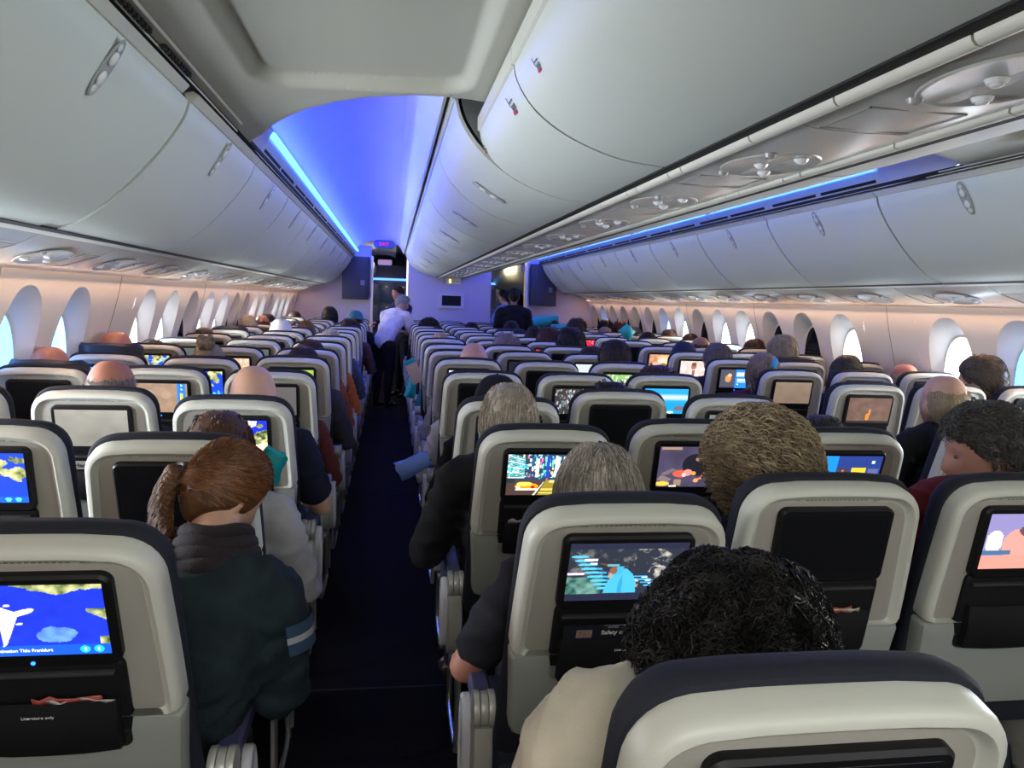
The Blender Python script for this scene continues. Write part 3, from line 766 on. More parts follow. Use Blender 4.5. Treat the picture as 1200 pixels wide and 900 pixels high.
def pic_table(nx=130, ny=80):
    A = canvas(nx, ny, (.055, .045, .085)); f = fbm(A, 3, 44); A *= (.7+.7*f)[..., None]; u, v = UV(A)
    ell(A, .53, .55, .20, .28, (.012, .012, .02)); rect(A, .02, .30, .92, .99, (.32, .22, .15)); ell(A, .73, .87, .018, .035, (1, .95, .85))
    poly(A, [(.05, .34), (.20, .46), (.26, .42), (.10, .28)], (.16, .12, .13)); poly(A, [(.0, .18), (.06, .30), (.20, .20), (.14, .1)], (.20, .15, .15))
    ell(A, .32, .33, .11, .09, (.60, .10, .06)); ell(A, .42, .36, .06, .08, (.75, .25, .22)); ell(A, .37, .30, .03, .05, (.85, .5, .45)); ell(A, .50, .34, .03, .05, (.95, .30, .05))
    poly(A, [(.64, .22), (.73, .38), (.75, .50), (.70, .52), (.60, .24), (.50, .17), (.52, .13)], (.65, .20, .09)); ell(A, .71, .46, .035, .06, (.85, .28, .12)); ell(A, .54, .16, .035, .05, (.75, .28, .14))
    ell(A, .54, .70, .035, .06, (.30, .16, .11)); ell(A, .535, .755, .04, .03, (.015, .01, .01)); rect(A, .24, .34, .04, .19, (.28, .20, .13)); ell(A, .08, .08, .10, .055, (.90, .52, .06)); rect(A, .18, .28, 0, .035, (.95, .8, .7)); return A
def pic_crowd(seed, cols, bg, nx=60, ny=36):
    A = canvas(nx, ny, bg); rng = np.random.RandomState(seed)
    for i in range(170): ell(A, rng.rand(), rng.rand(), .008+.02*rng.rand(), .02+.06*rng.rand(), cols[rng.randint(len(cols))], .5+.5*rng.rand())
    return A
def pic_sea(nx=50, ny=40):
    A = canvas(nx, ny, (.02, .32, .80)); u, v = UV(A); t = np.clip(1-abs(v-.66)/.14, 0, 1)[..., None]; A = A*(1-t)+np.array((.62, .80, .95))*t
    m = v < .44; A[m] = np.array((.01, .30, .62)); ell(A, .82, .22, .12, .10, (.16, .12, .16)); ell(A, .62, .06, .08, .05, (.7, .8, .85)); return A
def pic_room(nx=60, ny=36):
    A = canvas(nx, ny, (.52, .56, .58)); rect(A, .70, .74, 0, 1, (.05, .06, .07)); rect(A, .02, .66, .0, .30, (.4, .44, .42)); ell(A, .56, .50, .06, .14, (.28, .16, .10)); ell(A, .56, .62, .06, .06, (.03, .02, .02)); poly(A, [(.30, 0), (.40, .30), (.54, .40), (.66, .32), (.78, .18), (.80, 0)], (.12, .13, .06)); rect(A, .8, .98, .1, .9, (.62, .7, .72)); ell(A, .88, .4, .05, .2, (.75, .3, .1), .5); return A
def pic_woman(nx=60, ny=36):
    A = canvas(nx, ny, (.62, .50, .46)); f = fbm(A, 4, 61); A *= (.75+.5*f)[..., None]; rect(A, 0, 1, 0, .08, (.05, .03, .03)); ell(A, .48, .66, .09, .20, (.32, .14, .10)); ell(A, .48, .80, .09, .12, (.14, .07, .05)); poly(A, [(.30, .06), (.34, .42), (.48, .5), (.62, .42), (.68, .06)], (.70, .58, .56)); rect(A, .43, .53, .05, .45, (.30, .10, .09)); ell(A, .82, .5, .10, .08, (.8, .7, .62)); ell(A, .12, .55, .10, .2, (.75, .72, .66)); return A
def pic_blast(nx=50, ny=30):
    A = canvas(nx, ny, (.55, .26, .14)); f = fbm(A, 4, 71); A *= (.5+.9*f)[..., None]; ell(A, .55, .55, .22, .2, (.9, .62, .50), .8); ell(A, .72, .35, .12, .18, (1, .65, .12), .9); ell(A, .25, .35, .15, .12, (.75, .38, .32), .8); ell(A, .6, .8, .3, .1, (.85, .6, .3), .6); return A.clip(0, 1)
def pic_menu(nx=60, ny=40):
    A = canvas(nx, ny, (.03, .035, .06)); rect(A, .02, .46, .06, .98, (.07, .07, .10)); ell(A, .26, .50, .10, .20, (.55, .26, .10)); ell(A, .30, .68, .07, .10, (.7, .45, .25)); rect(A, .48, 1, .0, 1, (.02, .22, .80)); rect(A, .52, .98, .62, .86, (.55, .60, .50))
    for y in (.46, .38, .30, .18): rect(A, .55, .9-.3*(y < .3), y, y+.035, (.8, .9, 1))
    return A
def pic_flame(nx=50, ny=34):
    A = canvas(nx, ny, (.15, .09, .07)); f = fbm(A, 3, 81); A *= (.6+.7*f)[..., None]; ell(A, .48, .25, .045, .14, (.95, .22, .02)); ell(A, .52, .45, .012, .22, (.55, .25, .12)); rect(A, 0, 1, 0, .08, (.02, .02, .02)); return A
def pic_tiles(nx=110, ny=66):
    A = canvas(nx, ny, (.02, .045, .22)); rect(A, .0, .36, 0, 1, (.01, .24, .90)); rect(A, .04, .14, .84, .90, (.7, .85, 1)); rect(A, .04, .18, .70, .73, (.4, .6, 1)); rect(A, .04, .22, .1, .5, (.08, .3, .95))
    rect(A, .37, .55, .08, .68, (.06, .04, .05)); rng = np.random.RandomState(3)
    for i in range(30): ell(A, .38+.16*rng.rand(), .1+.55*rng.rand(), .015, .04, [(.5, .18, .12), (.15, .4, .1), (.6, .55, .5), (.3, .1, .1)][rng.randint(4)])
    rect(A, .58, .79, .05, .70, (.80, .52, .03)); rect(A, .81, .98, .06, .68, (.05, .07, .20)); rect(A, .83, .97, .5, .66, (.1, .12, .3)); rect(A, .85, .90, .80, .88, (.6, .75, 1)); ell(A, .94, .2, .03, .05, (.1, .4, 1)); return A
def pic_people(nx=60, ny=50):
    A = canvas(nx, ny, (.25, .22, .45)); u, v = UV(A); ell(A, .35, .45, .16, .28, (.75, .30, .25)); ell(A, .10, .5, .09, .2, (.75, .70, .66)); ell(A, .42, .70, .08, .10, (.12, .06, .06)); rect(A, 0, 1, 0, .25, (.85, .28, .22)); rect(A, 0, .3, .25, .35, (.06, .14, .25)); ell(A, .8, .5, .15, .3, (.6, .45, .45)); return A
def pic_mag(nx=50, ny=32):
    A = pic_crowd(5, [(.9, .5, .1), (.85, .15, .3), (.3, .7, .2), (.95, .85, .5), (.7, .3, .1), (.9, .9, .8)], (.55, .40, .30), nx, ny); return A
def pic_strip(nx=40, ny=26):
    A = canvas(nx, ny, (.25, .38, .06)); u, v = UV(A); f = fbm(A, 4, 91); A *= (.6+.9*f)[..., None]; rect(A, 0, 1, 0, .5, (.04, .12, .5)); rect(A, 0, .3, .4, 1, (.55, .55, .35)); return A.clip(0, 1)
def pic_flat(c, nx=6, ny=4): return canvas(nx, ny, c)
def screen_mesh(A, w, h, name='screen'):
    ny, nx, _ = A.shape
    xs = np.linspace(-w/2, w/2, nx+1); zs = np.linspace(h/2, -h/2, ny+1)
    V = [(x, 0, z) for z in zs for x in xs]; Fc = []; 
    for j in range(ny):
        for i in range(nx):
            a = j*(nx+1)+i; Fc.append((a, a+nx+1, a+nx+2, a+1))
    me = bpy.data.meshes.new(name); me.from_pydata(V, [], Fc); me.update()
    at = me.color_attributes.new('Col', 'FLOAT_COLOR', 'CORNER')
    cols = np.ones((ny*nx, 4, 4)); cols[:, :, :3] = np.clip(A, 0, 1).reshape(-1, 1, 3)
    at.data.foreach_set('color', cols.ravel()); me.materials.append(M_LCD); return me

# ------------------------------------------------------------------ seats
BASE = {'L': 1.53, 'C': .90, 'R': 1.48}
COLX = {'L': (-2.565, -2.05, -1.55), 'C': (-.5, 0, .5), 'R': (1.55, 2.05, 2.55)}
CN = {('L', 0): 'left block window', ('L', 1): 'left block middle', ('L', 2): 'left block aisle', ('C', 0): 'centre block left', ('C', 1): 'centre block middle', ('C', 2): 'centre block right', ('R', 0): 'right block aisle', ('R', 1): 'right block middle', ('R', 2): 'right block window'}
def outline(wt, wb, h0, h1, r, rb=.012, inset=0, insetb=None, n=8):
    """back outline: half width wt at top, wb at bottom, heights h0..h1, top corner radius r"""
    ib = inset if insetb is None else insetb
    wt -= inset; wb -= inset; h1 -= inset; h0 += ib; r = max(r-inset, .004)
    def X(h): return wb+(wt-wb)*((h-h0)/(h1-h0))**1.4 if h > h0 else wb
    P = []
    for k in range(n+1):   # right top corner (superellipse)
        a = PI/2*k/n; P.append((X(h1-r)-r+r*math.cos(a)**.9 if k < n else X(h1-r)-r, h1-r+r*math.sin(a)**.9))
    top = [(-x, z) for x, z in reversed(P)]
    mid = [(x, h1+.004*(1-(x/wt)**2)) for x in np.linspace(P[-1][0], top[0][0], 7)[1:-1]]
    side_l = [(-X(h), h) for h in np.linspace(h1-r, h0+rb, 7)[1:]]
    bl = [(-wb+rb*.3, h0+rb*.3), (-wb+rb, h0)]
    return P+mid+top+side_l+bl+[(-x, z) for x, z in reversed(bl)]+[(-x, z) for x, z in reversed(side_l)]
def lo(o, y): return [(x, y, z) for x, z in o]
def seat_meshes():
    D = {}
    ow = dict(wt=.205, wb=.220, r=.085)
    # upper shell with raised rim
    def O(i, ib=0): return outline(h0=.445, h1=.789, inset=i, insetb=ib, **ow)
    m = MB().loft([lo(O(0), .0), lo(O(0), -.030), lo(O(.003), -.040), lo(O(.009), -.0455), lo(O(.017), -.047), lo(O(.021), -.044), lo(O(.026), -.035), lo(O(.034), -.031)], True, True)
    D['shell'] = m.mesh('shell', M_SHELL)
    # inner pad around the monitor
    def I(i): return outline(.174, .189, .447, .756, .055, inset=i)
    D['shell_inner'] = MB().loft([lo(I(0), -.030), lo(I(0), -.0325), lo(I(.008), -.035)], False, True).mesh('back_panel', M_SHELLIN)
    # lower shell
    def Lw(i): return outline(.220, .205, .20, .441, .012, rb=.03, inset=i)
    D['lower'] = MB().loft([lo(Lw(0), .0), lo(Lw(0), -.032), lo(Lw(.006), -.042), lo(Lw(.03), -.046)], True, True).mesh('lower_panel', mat('seat_lower_grey', (.24, .255, .235), .5, bump=.15, bscale=1300))
    # slots
    m = MB()
    for k in range(15): x = -.070+.010*k; m.box(x-.0035, x+.0035, -.0325, -.029, .7585, .7620)
    m.box(-.105, -.088, -.0325, -.029, .759, .7615); m.box(.088, .105, -.0325, -.029, .759, .7615)
    D['slots'] = m.mesh('vent_slot', mat('slot_shadow_grey', (.05, .05, .045), .7), smooth=False)
    # monitor housing and black centre column
    D['housing'] = rr_prism(.137, .091, .020, -.052, -.028, .005, cz=.656).mesh('monitor_housing', M_BEZEL)
    m = rr_prism(.136, .1025, .022, -.046, -.026, .004, cz=.4725)
    D['column'] = m.mesh('center_column', M_DARKP)
    # pocket: bulging pouch with an open lip
    m = MB(); L = []
    for k in range(9):
        t = k/8; h = .382+.112*t; b = .010+.016*math.sin(PI*min(1, t*.75+.2)); w = .118+.004*t
        L.append([(-w, -.046, h), (-w*.97, -.046-b*.7, h), (-w*.5, -.046-b, h), (0, -.046-b*1.06, h), (w*.5, -.046-b, h), (w*.97, -.046-b*.7, h), (w, -.046, h)])
    m.loft(L, False, False, closed=False); m.add([L[0][i] for i in range(7)], [(0, 1, 2, 3, 4, 5, 6)])
    D['pocket'] = m.mesh('literature_pocket', M_DARKP)
    D['bar'] = MB().box(-.122, .122, -.056, -.046, .546, .553).mesh('pocket_bar', mat('bar_grey', (.035, .035, .04), .35), bevel=.002)
    # upholstery behind the shell (front side of the seat)
    def Cq(i): return outline(.215, .229, .10, .800, .092, rb=.03, inset=i)
    L = [lo(Cq(.016), -.002), lo(Cq(.004), .002), lo(Cq(0), .010), lo(Cq(.001), .022), lo(Cq(.008), .042), lo(Cq(.022), .062), lo(Cq(.045), .080), lo(Cq(.08), .090)]
    D['backrest'] = MB().loft(L).mesh('backrest', M_NAVY)
    # raised headrest with folded wings
    m = MB(); L = []
    for k in range(17):
        x = -.185+.37*k/16; a = abs(x)/.185; yf = .02+.055*max(0, a-.6)/.4; tz = .150-.02*a**4
        ctr = .815+.004*math.cos(a*PI)
        q = [(yf-.022, -tz/2), (yf-.026, 0), (yf-.022, tz/2-.012), (yf-.005, tz/2), (yf+.02, tz/2-.008), (yf+.03, 0), (yf+.02, -tz/2)]
        sc = 1 if k not in (0, 16) else .6
        L.append([(x, yy_, ctr+.0+zz*sc) for yy_, zz in q])
    D['headrest'] = m.loft(L).mesh('headrest', M_CUSH)
    # seat pan
    m = MB(); L = []
    for y, t, w in ((.02, .36, .215), (.05, .47, .222), (.25, .465, .225), (.45, .48, .225), (.50, .47, .222), (.515, .43, .215)):
        L.append([(x, y, z) for x, z in [(-w, .37), (-w, t-.03), (-w+.03, t), (0, t-.008), (w-.03, t), (w, t-.03), (w, .37)]])
    D['pan'] = m.loft(L).mesh('seat_cushion', M_CUSH)
    # armrest: pad, hinge, end panel (local origin = hinge centre)
    m = MB(); L = []
    for y, zt, zb in ((.035, .022, -.01), (.06, .028, -.02), (.30, .030, -.02), (.38, .026, -.016), (.40, .012, -.008)):
        L.append([(x, y, z) for x, z in [(-.022, zb), (-.025, zt-.01), (-.018, zt), (.018, zt), (.025, zt-.01), (.022, zb)]])
    D['pad'] = m.loft(L).mesh('arm_pad', M_PAD)
    m = MB(); m.cyl((-.026, 0, 0), (-.010, 0, 0), .042, 20); m.cyl((-.009, 0, 0), (.009, 0, 0), .039, 20); m.cyl((.010, 0, 0), (.026, 0, 0), .042, 20)
    D['hinge'] = m.mesh('hinge', mat('hinge_grey', (.40, .40, .37), .35, metal=.2), bevel=.003)
    m = MB(); L = []
    for z, y0, y1 in ((-.035, -.030, .040), (-.10, -.032, .07), (-.19, -.030, .10), (-.235, -.010, .095), (-.258, .02, .06)):
        L.append([(x, y, z) for x, y in [(-.020, y0), (.020, y0), (.023, y0+.006), (.023, y1), (-.023, y1), (-.023, y0+.006)]])
    D['end'] = m.loft(L).mesh('end_panel', mat('end_panel_grey', (.30, .30, .27), .5), bevel=.004)
    n = 26
    def pill(a, b, x, cz=-.14): return [(x, .10+a*math.cos(2*PI*k/n), cz+b*math.copysign(abs(math.sin(2*PI*k/n))**.8, math.sin(2*PI*k/n))) for k in range(n)]
    m = MB().loft([pill(.055, .125, .022), pill(.055, .125, .038), pill(.051, .121, .043), pill(.046, .116, .043), pill(.043, .112, .037)])
    D['pill'] = m.mesh('side_cover', mat('side_cover_grey', (.42, .42, .45), .4))
    m = MB(); m.tube([(0, .02, -.25), (0, .02, -.62)], .011, 8); m.tube([(.0, .30, -.27), (0, .36, -.63)], .011, 8); m.tube([(0, .02, -.60), (0, .10, -.635), (0, .30, -.635), (0, .38, -.60)], .009, 8)
    m.tube([(.0, .02, -.33), (.02, .20, -.31), (.02, .28, -.36), (.02, .29, -.55)], .008, 8)
    D['leg'] = m.mesh('leg', M_METAL)
    D['beam'] = MB().tube([(-.25, .10, .34), (.25, .10, .34)], .022, 10).mesh('cross_beam', M_METAL)
    D['bracket'] = MB().cyl((-.235, -.02, .62), (-.19, -.02, .62), .013, 10).mesh('recline_bracket', M_METAL)
    return D
SD = seat_meshes()
TILT = 10.0
RECL = {('C', 0, 0): 4.5, ('C', 0, 1): 8, ('C', 0, 2): 6, ('C', 0, 3): 9, ('L', 2, 0): 7.5, ('L', 2, 1): 7, ('L', 2, 2): 7, ('L', 1, 4): 4, ('R', 0, 2): 7, ('C', 1, 1): 1, ('C', 2, 1): 1, ('C', 2, 2): 6, ('C', 2, 3): 4, ('C', 1, 4): 2, ('L', 2, 5): 2, ('L', 0, 3): 2}
PIC = {}
def P_(key, fn, desc, big=False): PIC[key] = (fn, desc)
SCREENS = {
 ('L', 2, 0): (pic_plane, 'white airliner map'), ('L', 1, 1): (lambda: pic_map(3, 90, 56), 'green coast map'),
 ('L', 1, 2): (lambda: pic_grey((.16, .155, .13), (.36, .35, .31), 30, 18), 'blank grey lit screen'), ('L', 2, 2): (pic_world, 'world map'),
 ('L', 1, 3): (pic_tan, 'tan picture and blue slider'), ('L', 1, 4): (lambda: pic_map(8), 'coast map'), ('L', 0, 5): (lambda: pic_map(12, plane=True), 'route map with plane'),
 ('L', 0, 4): (lambda: pic_flat((.05, .28, .85)), 'plain blue screen'), ('L', 1, 5): (pic_mag, 'colourful magazine picture'), ('L', 2, 4): (pic_strip, 'green and blue picture'), ('L', 1, 6): (lambda: pic_grey((.05, .06, .05), (.09, .1, .09)), 'dim green-grey screen'),
 ('L', 2, 3): (lambda: pic_grey((.085, .075, .075), (.11, .10, .10)), 'dim grey lit screen'), ('L', 0, 6): (lambda: pic_grey((.06, .07, .06), (.10, .11, .10)), 'dim lit screen'), ('L', 0, 9): (lambda: pic_flat((.12, .4, .8)), 'pale blue screen'),
 ('C', 0, 1): (pic_robe, 'figure in blue robe'), ('C', 0, 2): (pic_city, 'neon city street'), ('C', 0, 3): (lambda: pic_flat((.02, .25, .85)), 'plain blue picture'),
 ('C', 0, 5): (lambda: pic_flat((.72, .70, .85)), 'plain white picture'), ('C', 1, 2): (pic_table, 'dark dinner scene'), ('C', 1, 4): (lambda: pic_crowd(2, [(.35, .36, .38), (.14, .12, .12), (.2, .1, .05), (.1, .25, .35), (.5, .5, .5)], (.035, .035, .04)), 'dark glittering crowd'),
 ('C', 2, 1): (pic_people, 'pink group picture'), ('C', 2, 2): (pic_tiles, 'blue menu with yellow tile'), ('C', 2, 3): (lambda: pic_grey((.10, .115, .105), (.16, .175, .165)), 'blank dim grey screen'),
 ('C', 2, 4): (pic_sea, 'bright sea and sky'), ('C', 2, 5): (lambda: pic_crowd(6, [(.3, .6, .15), (.7, .8, .6), (.6, .2, .3), (.1, .2, .1), (.8, .85, .8)], (.2, .42, .12)), 'sunny garden crowd'),
 ('C', 2, 6): (pic_room, 'person in white room'), ('C', 1, 6): (lambda: pic_flat((.012, .012, .016)), 'black picture'), ('C', 2, 8): (lambda: pic_crowd(9, [(.6, .03, .05), (.02, .02, .02)], (.02, .015, .02), 20, 12), 'red spots on black'),
 ('C', 1, 9): (lambda: pic_flat((.6, .55, .45)), 'pale cream picture'), ('C', 2, 10): (lambda: pic_flat((.5, .5, .48)), 'pale grey picture'),
 ('R', 0, 3): (pic_flame, 'brown scene with orange flame'), ('R', 0, 4): (lambda: pic_grey((.14, .095, .07), (.24, .175, .13)), 'blank tan screen'), ('R', 0, 5): (pic_menu, 'film poster and blue panel'),
 ('R', 0, 6): (pic_woman, 'woman in pink'), ('R', 0, 7): (pic_blast, 'orange blast'), ('R', 0, 10): (lambda: pic_crowd(4, [(.8, .02, .05), (.9, .3, .3)], (.65, .01, .04), 24, 14), 'bright red picture'),
 ('R', 1, 10): (lambda: pic_crowd(7, [(.6, .6, .35), (.3, .5, .45), (.7, .6, .4)], (.4, .45, .35), 24, 14), 'pale green picture'), ('R', 0, 12): (lambda: pic_flat((.75, .6, .35)), 'pale yellow picture'), ('R', 0, 9): (lambda: pic_grey((.03, .03, .035), (.05, .05, .055)), 'nearly dark picture'),
 ('R', 1, 3): (lambda: pic_grey((.10, .11, .10), (.15, .16, .15)), 'dull grey screen'),
}
LEDDOT = {('L', 2, 0), ('L', 1, 2), ('L', 1, 3), ('L', 0, 3), ('R', 0, 5)}
HEADREST_UP = {('L', 0, 3): .045, ('L', 0, 4): .075, ('R', 1, 5): .05, ('L', 0, 8): .05, ('C', 2, 11): .045}
DARKINSERT = {}
off_me = rr_prism(.123, .0705, .006, -.0002, .0008, .0002, n=3).mesh('screen', M_OFF)
dot_me = MB().cyl((0, 0, 0), (0, -.0015, 0), .0035, 10).mesh('status_light', M_BLUEDOT)
def make_seat(b, c, k):
    key = (b, c, k); x = COLX[b][c]; Y = BASE[b]+.81*k
    scr = SCREENS.get(key)
    row = ORD[k - (1 if b == 'R' else 0)]
    desc = scr[1] if scr else 'screen off'
    t = thing('airline_seat', 'airline seat, %s, %s seat, %s row ahead' % (desc, CN[(b, c)], row), 'seat', (x-(.03 if key == ('C', 0, 0) else 0), Y, 0), group='economy seats in rows')
    far = k > 8
    a = math.radians(TILT+RECL.get(key, (hash_(key) % 3)*.8))
    R_ = (a, 0, 0); L_ = (0, 0, .45)
    def part(nm, me): return link(nm, me, t, L_, R_)
    part('shell', SD['shell']); part('back_panel', SD['shell_inner']); part('lower_panel', SD['lower'])
    br = part('backrest', SD['backrest'])
    hs = part('monitor_housing', SD['housing']); col = part('center_column', SD['column'])
    if scr:
        s_ = link('screen', screen_mesh(scr[0](), .246, .141), hs, (0, -.0528, .663))
    else: s_ = link('screen', off_me, hs, (0, -.0525, .663))
    if key in LEDDOT: link('status_light', dot_me, hs, (.0, -.0522, .576))
    if not far:
        part('vent_slot', SD['slots']); p = link('literature_pocket', SD['pocket'], col); link('pocket_bar', SD['bar'], col)
    hr = HEADREST_UP.get(key)
    if hr is not None: link('headrest', SD['headrest'], t, tuple(Vector(L_)+Matrix.Rotation(a, 3, 'X') @ Vector((0, .01, hr-.025))), R_).scale = (.92, 1, .9)
    link('seat_cushion', SD['pan'], t)
    link('cross_beam', SD['beam'], t)
    sides = [-1] if c < 2 else [-1, 1]
    for s in sides:
        ax = s*.25
        aisle = (b == 'L' and c == 2 and s == 1) or (b == 'C' and ((c == 0 and s == -1) or (c == 2 and s == 1))) or (b == 'R' and c == 0 and s == -1)
        if b == 'L': ax = s*.25 if s == 1 else -.25
        if not aisle and (b, c, s) in (('L', 0, -1), ('R', 2, 1)): ax = s*.232
        up = aisle and False
        ar = link('armrest', SD['pad'], t, (ax, 0, .645)); link('hinge', SD['hinge'], ar)
        if aisle:
            link('end_panel', SD['end'], ar); pc = link('side_cover', SD['pill'], ar)
            if s < 0: pc.scale = (-1, 1, 1)
            link('leg', SD['leg'], t, (ax-s*.02, 0, .645))
    if k < 7 and ((b == 'L' and c == 2) or (b == 'C' and c == 0)):
        o = link('recline_bracket', SD['bracket'], t, (0 if b == 'C' else .425, 0, 0))
    return t
def hash_(key): return (ord(key[0])*31+key[1]*17+key[2]*7)
SEATS = {}
for b in 'LCR':
    for k in range(16):
        if b != 'C' and k > 14: continue
        for c in range(3):
            if b == 'L' and k == 0 and c < 2: continue
            if b == 'L' and k == 1 and c == 0: continue
            if b == 'C' and k == 0 and c > 0: continue
            if b == 'R' and (k < 2 or (k == 2 and c > 0)): continue
            SEATS[(b, c, k)] = make_seat(b, c, k)
# printed matter in the pockets
def on_back(key, x, y, h, rx=0):
    b, c, k = key; a = math.radians(TILT+RECL.get(key, (hash_(key) % 3)*.8))
    p = Matrix.Rotation(a, 3, 'X') @ Vector((x, y, h)); return (COLX[b][c]+p.x, BASE[b]+.81*k+p.y, .45+p.z), a
def booklet(key, name, label, w, h, col, x=0, hh=.505, tiltz=0):
    loc, a = on_back(key, x, -.0555, hh)
    t = thing(name, label, 'magazine' if name != 'safety_card' else 'card', loc, (a, 0, 0))
    link('cover', MB().box(-w, w, -.0012, .0012, -h, h).mesh('cover', mat('cover_%s' % name+str(col), col, .45), smooth=False), t, (0, 0, 0), (0, tiltz, 0)); return t
t = booklet(('C', 0, 1), 'safety_card', 'dark safety card with white lettering in pocket below the blue-robe screen', .115, .020, (.008, .010, .022), 0, .510)
# lettering sits proud of the card
link('lettering', text_mesh('Safety card', .0145, M_TXT, bold=.0002), t, (-.002, -.0016, .000), (PI/2, 0, 0))
link('lettering', text_mesh('UNITED', .0068, mat('print_blue', (.25, .35, .6), .5)), t, (-.01, -.0016, .0145), (PI/2, 0, 0))
link('photo_print', MB().box(-.088, -.054, -.0018, -.0012, -.012, .008).mesh('photo_print', mat('print_skin', (.33, .22, .19), .6, var=.5, vscale=200), smooth=False), t)
link('edge_line', MB().box(-.03, .115, -.0018, -.0012, .0185, .0195).mesh('edge_line', mat('print_tan', (.35, .3, .25), .6), smooth=False), t)
lp, a_ = on_back(('C', 0, 1), .022, -.0735, .474)
def pocket_print(key, txt, x, h, size=.0075):
    t = SEATS[key]; b, c, k = key; a = math.radians(TILT+RECL.get(key, (hash_(key) % 3)*.8))
    p = Matrix.Rotation(a, 3, 'X') @ Vector((x, -.0745, h-.0)); o = link('pocket_lettering', text_mesh(txt, size, M_TXT), t, (p.x, p.y, .45+p.z), (a+PI/2, 0, 0)); return o
for key, x in ((('C', 0, 1), .02), (('C', 1, 1), -.03), (('L', 2, 0), -.0), (('L', 1, 2), .02)):
    pocket_print(key, 'Literature only', x, .478, .0085)
def crumpled(key, name, label, cat, cols, x, hh, w=.05):
    loc, a = on_back(key, x, -.056, hh); random.seed(hash_(key)); m = MB()
    t = thing(name, label, cat, loc, (a, 0, 0))
    for i, c in enumerate(cols):
        m = MB(); n = 9; L = []
        for j in range(n):
            u = j/(n-1); L.append([(-w+2*w*u, -.006+random.uniform(-.004, .004), random.uniform(-.008, -.003)+i*.002), (-w+2*w*u, -.008+random.uniform(-.004, .004), random.uniform(.003, .010)-i*.004)])
        m.loft(L, False, False, closed=False); o = link('sheet', m.mesh('sheet', mat('sheet_%s' % (c,), c, .35)), t, (i*.02, -.002*i, 0))
        md = o.modifiers.new('s', 'SOLIDIFY'); md.thickness = .0015
    return t
crumpled(('L', 2, 0), 'snack_packet', 'red and white snack packet in the pocket under the airliner map', 'packet', [(.32, .06, .05), (.35, .33, .3)], .045, .502, .055)
crumpled(('C', 1, 1), 'snack_packet', 'red and tan packet in pocket of seat with the dark screen', 'packet', [(.35, .06, .04), (.4, .36, .3)], .02, .500, .05)
crumpled(('C', 0, 2), 'leaflet', 'cream leaflet in the pocket below the neon city screen', 'paper', [(.30, .29, .25)], -.05, .505, .06)
t = booklet(('L', 1, 2), 'magazine', 'magazine with bold masthead in pocket below the blank grey screen', .10, .016, (.30, .29, .26), -.02, .518)
link('lettering', text_mesh('Hemispheres', .024, M_TXTD, bold=.0005), t, (.01, -.0016, -.001), (PI/2, 0, 0))
crumpled(('R', 0, 3), 'magazine', 'blue and orange magazine in pocket under the flame picture', 'magazine', [(.06, .10, .35), (.7, .22, .06)], .0, .50, .07)
crumpled(('R', 0, 4), 'plastic_cup_stack', 'crumpled white paper in the pocket below blank tan screen', 'paper', [(.6, .6, .6)], .0, .50, .04).name = 'crumpled_paper'
crumpled(('C', 1, 3), 'leaflet', 'thin grey leaflet in pocket of centre middle seat, fourth row', 'paper', [(.12, .12, .12)], .0, .50, .05)
# destination caption on the airliner map
o = SEATS[('L', 2, 0)]
hs_ = [c for c in o.children if c.name.startswith('monitor_housing')][0]
link('map_caption', text_mesh('Destination Title Frankfurt', .0085, mat('caption_white', (.8, .8, .9), .5, emit=(.8, .8, .9), estr=.9)), hs_, (-.012, -.0534, .6035), (PI/2, 0, 0))
# ------------------------------------------------------------------ people
def skin_mesh(J, Ed, sub=1):
    """limbs and trunk as overlapping tapered capsules; the voxel remesh afterwards fuses them into one surface"""
    m = MB()
    def rr(n): r = J[n][1]; return r if isinstance(r, tuple) else (r, r)
    for n in J:
        r = rr(n); q = min(r); m.ball(J[n][0], (r[0]+q)/2, q, q, 14, 10)
    for a, b in Ed:
        A, B = Vector(J[a][0]), Vector(J[b][0]); d_ = B-A
        if d_.length < 1e-5: continue
        d_.normalize(); X = Vector((1, 0, 0)) if abs(d_.x) < .85 else Vector((0, 1, 0)); u = (X-d_*X.dot(d_)).normalized(); w = d_.cross(u)
        ra, rb_ = rr(a), rr(b)
        if abs(d_.x) > .6: ra = (min(ra),)*2; rb_ = (min(rb_),)*2
        L = []
        for i in range(5):
            t = i/4; p = A.lerp(B, t); r0 = ra[0]+(rb_[0]-ra[0])*t; r1 = ra[1]+(rb_[1]-ra[1])*t
            L.append([p+u*r0*math.cos(2*PI*k/18)+w*r1*math.sin(2*PI*k/18) for k in range(18)])
        m.loft(L)
    return m.mesh('sk', None, smooth=False)
def remesh(meshes, vox, smooth=3):
    me = bpy.data.meshes.new('j'); V = []; Fc = []
    for m_, M in meshes:
        o = len(V); V += [tuple(M @ v.co) for v in m_.vertices]; Fc += [tuple(i+o for i in p.vertices) for p in m_.polygons]
    me.from_pydata(V, [], Fc); me.update()
    ob = bpy.data.objects.new('j', me); COL.objects.link(ob)
    rm = ob.modifiers.new('r', 'REMESH'); rm.mode = 'VOXEL'; rm.voxel_size = vox; rm.use_smooth_shade = True
    sm = ob.modifiers.new('s', 'SMOOTH'); sm.iterations = smooth; sm.factor = .5
    r = baked(ob); bpy.data.objects.remove(ob); r.shade_smooth(); return r
G = lambda x, s: math.exp(-(x/s)**2)
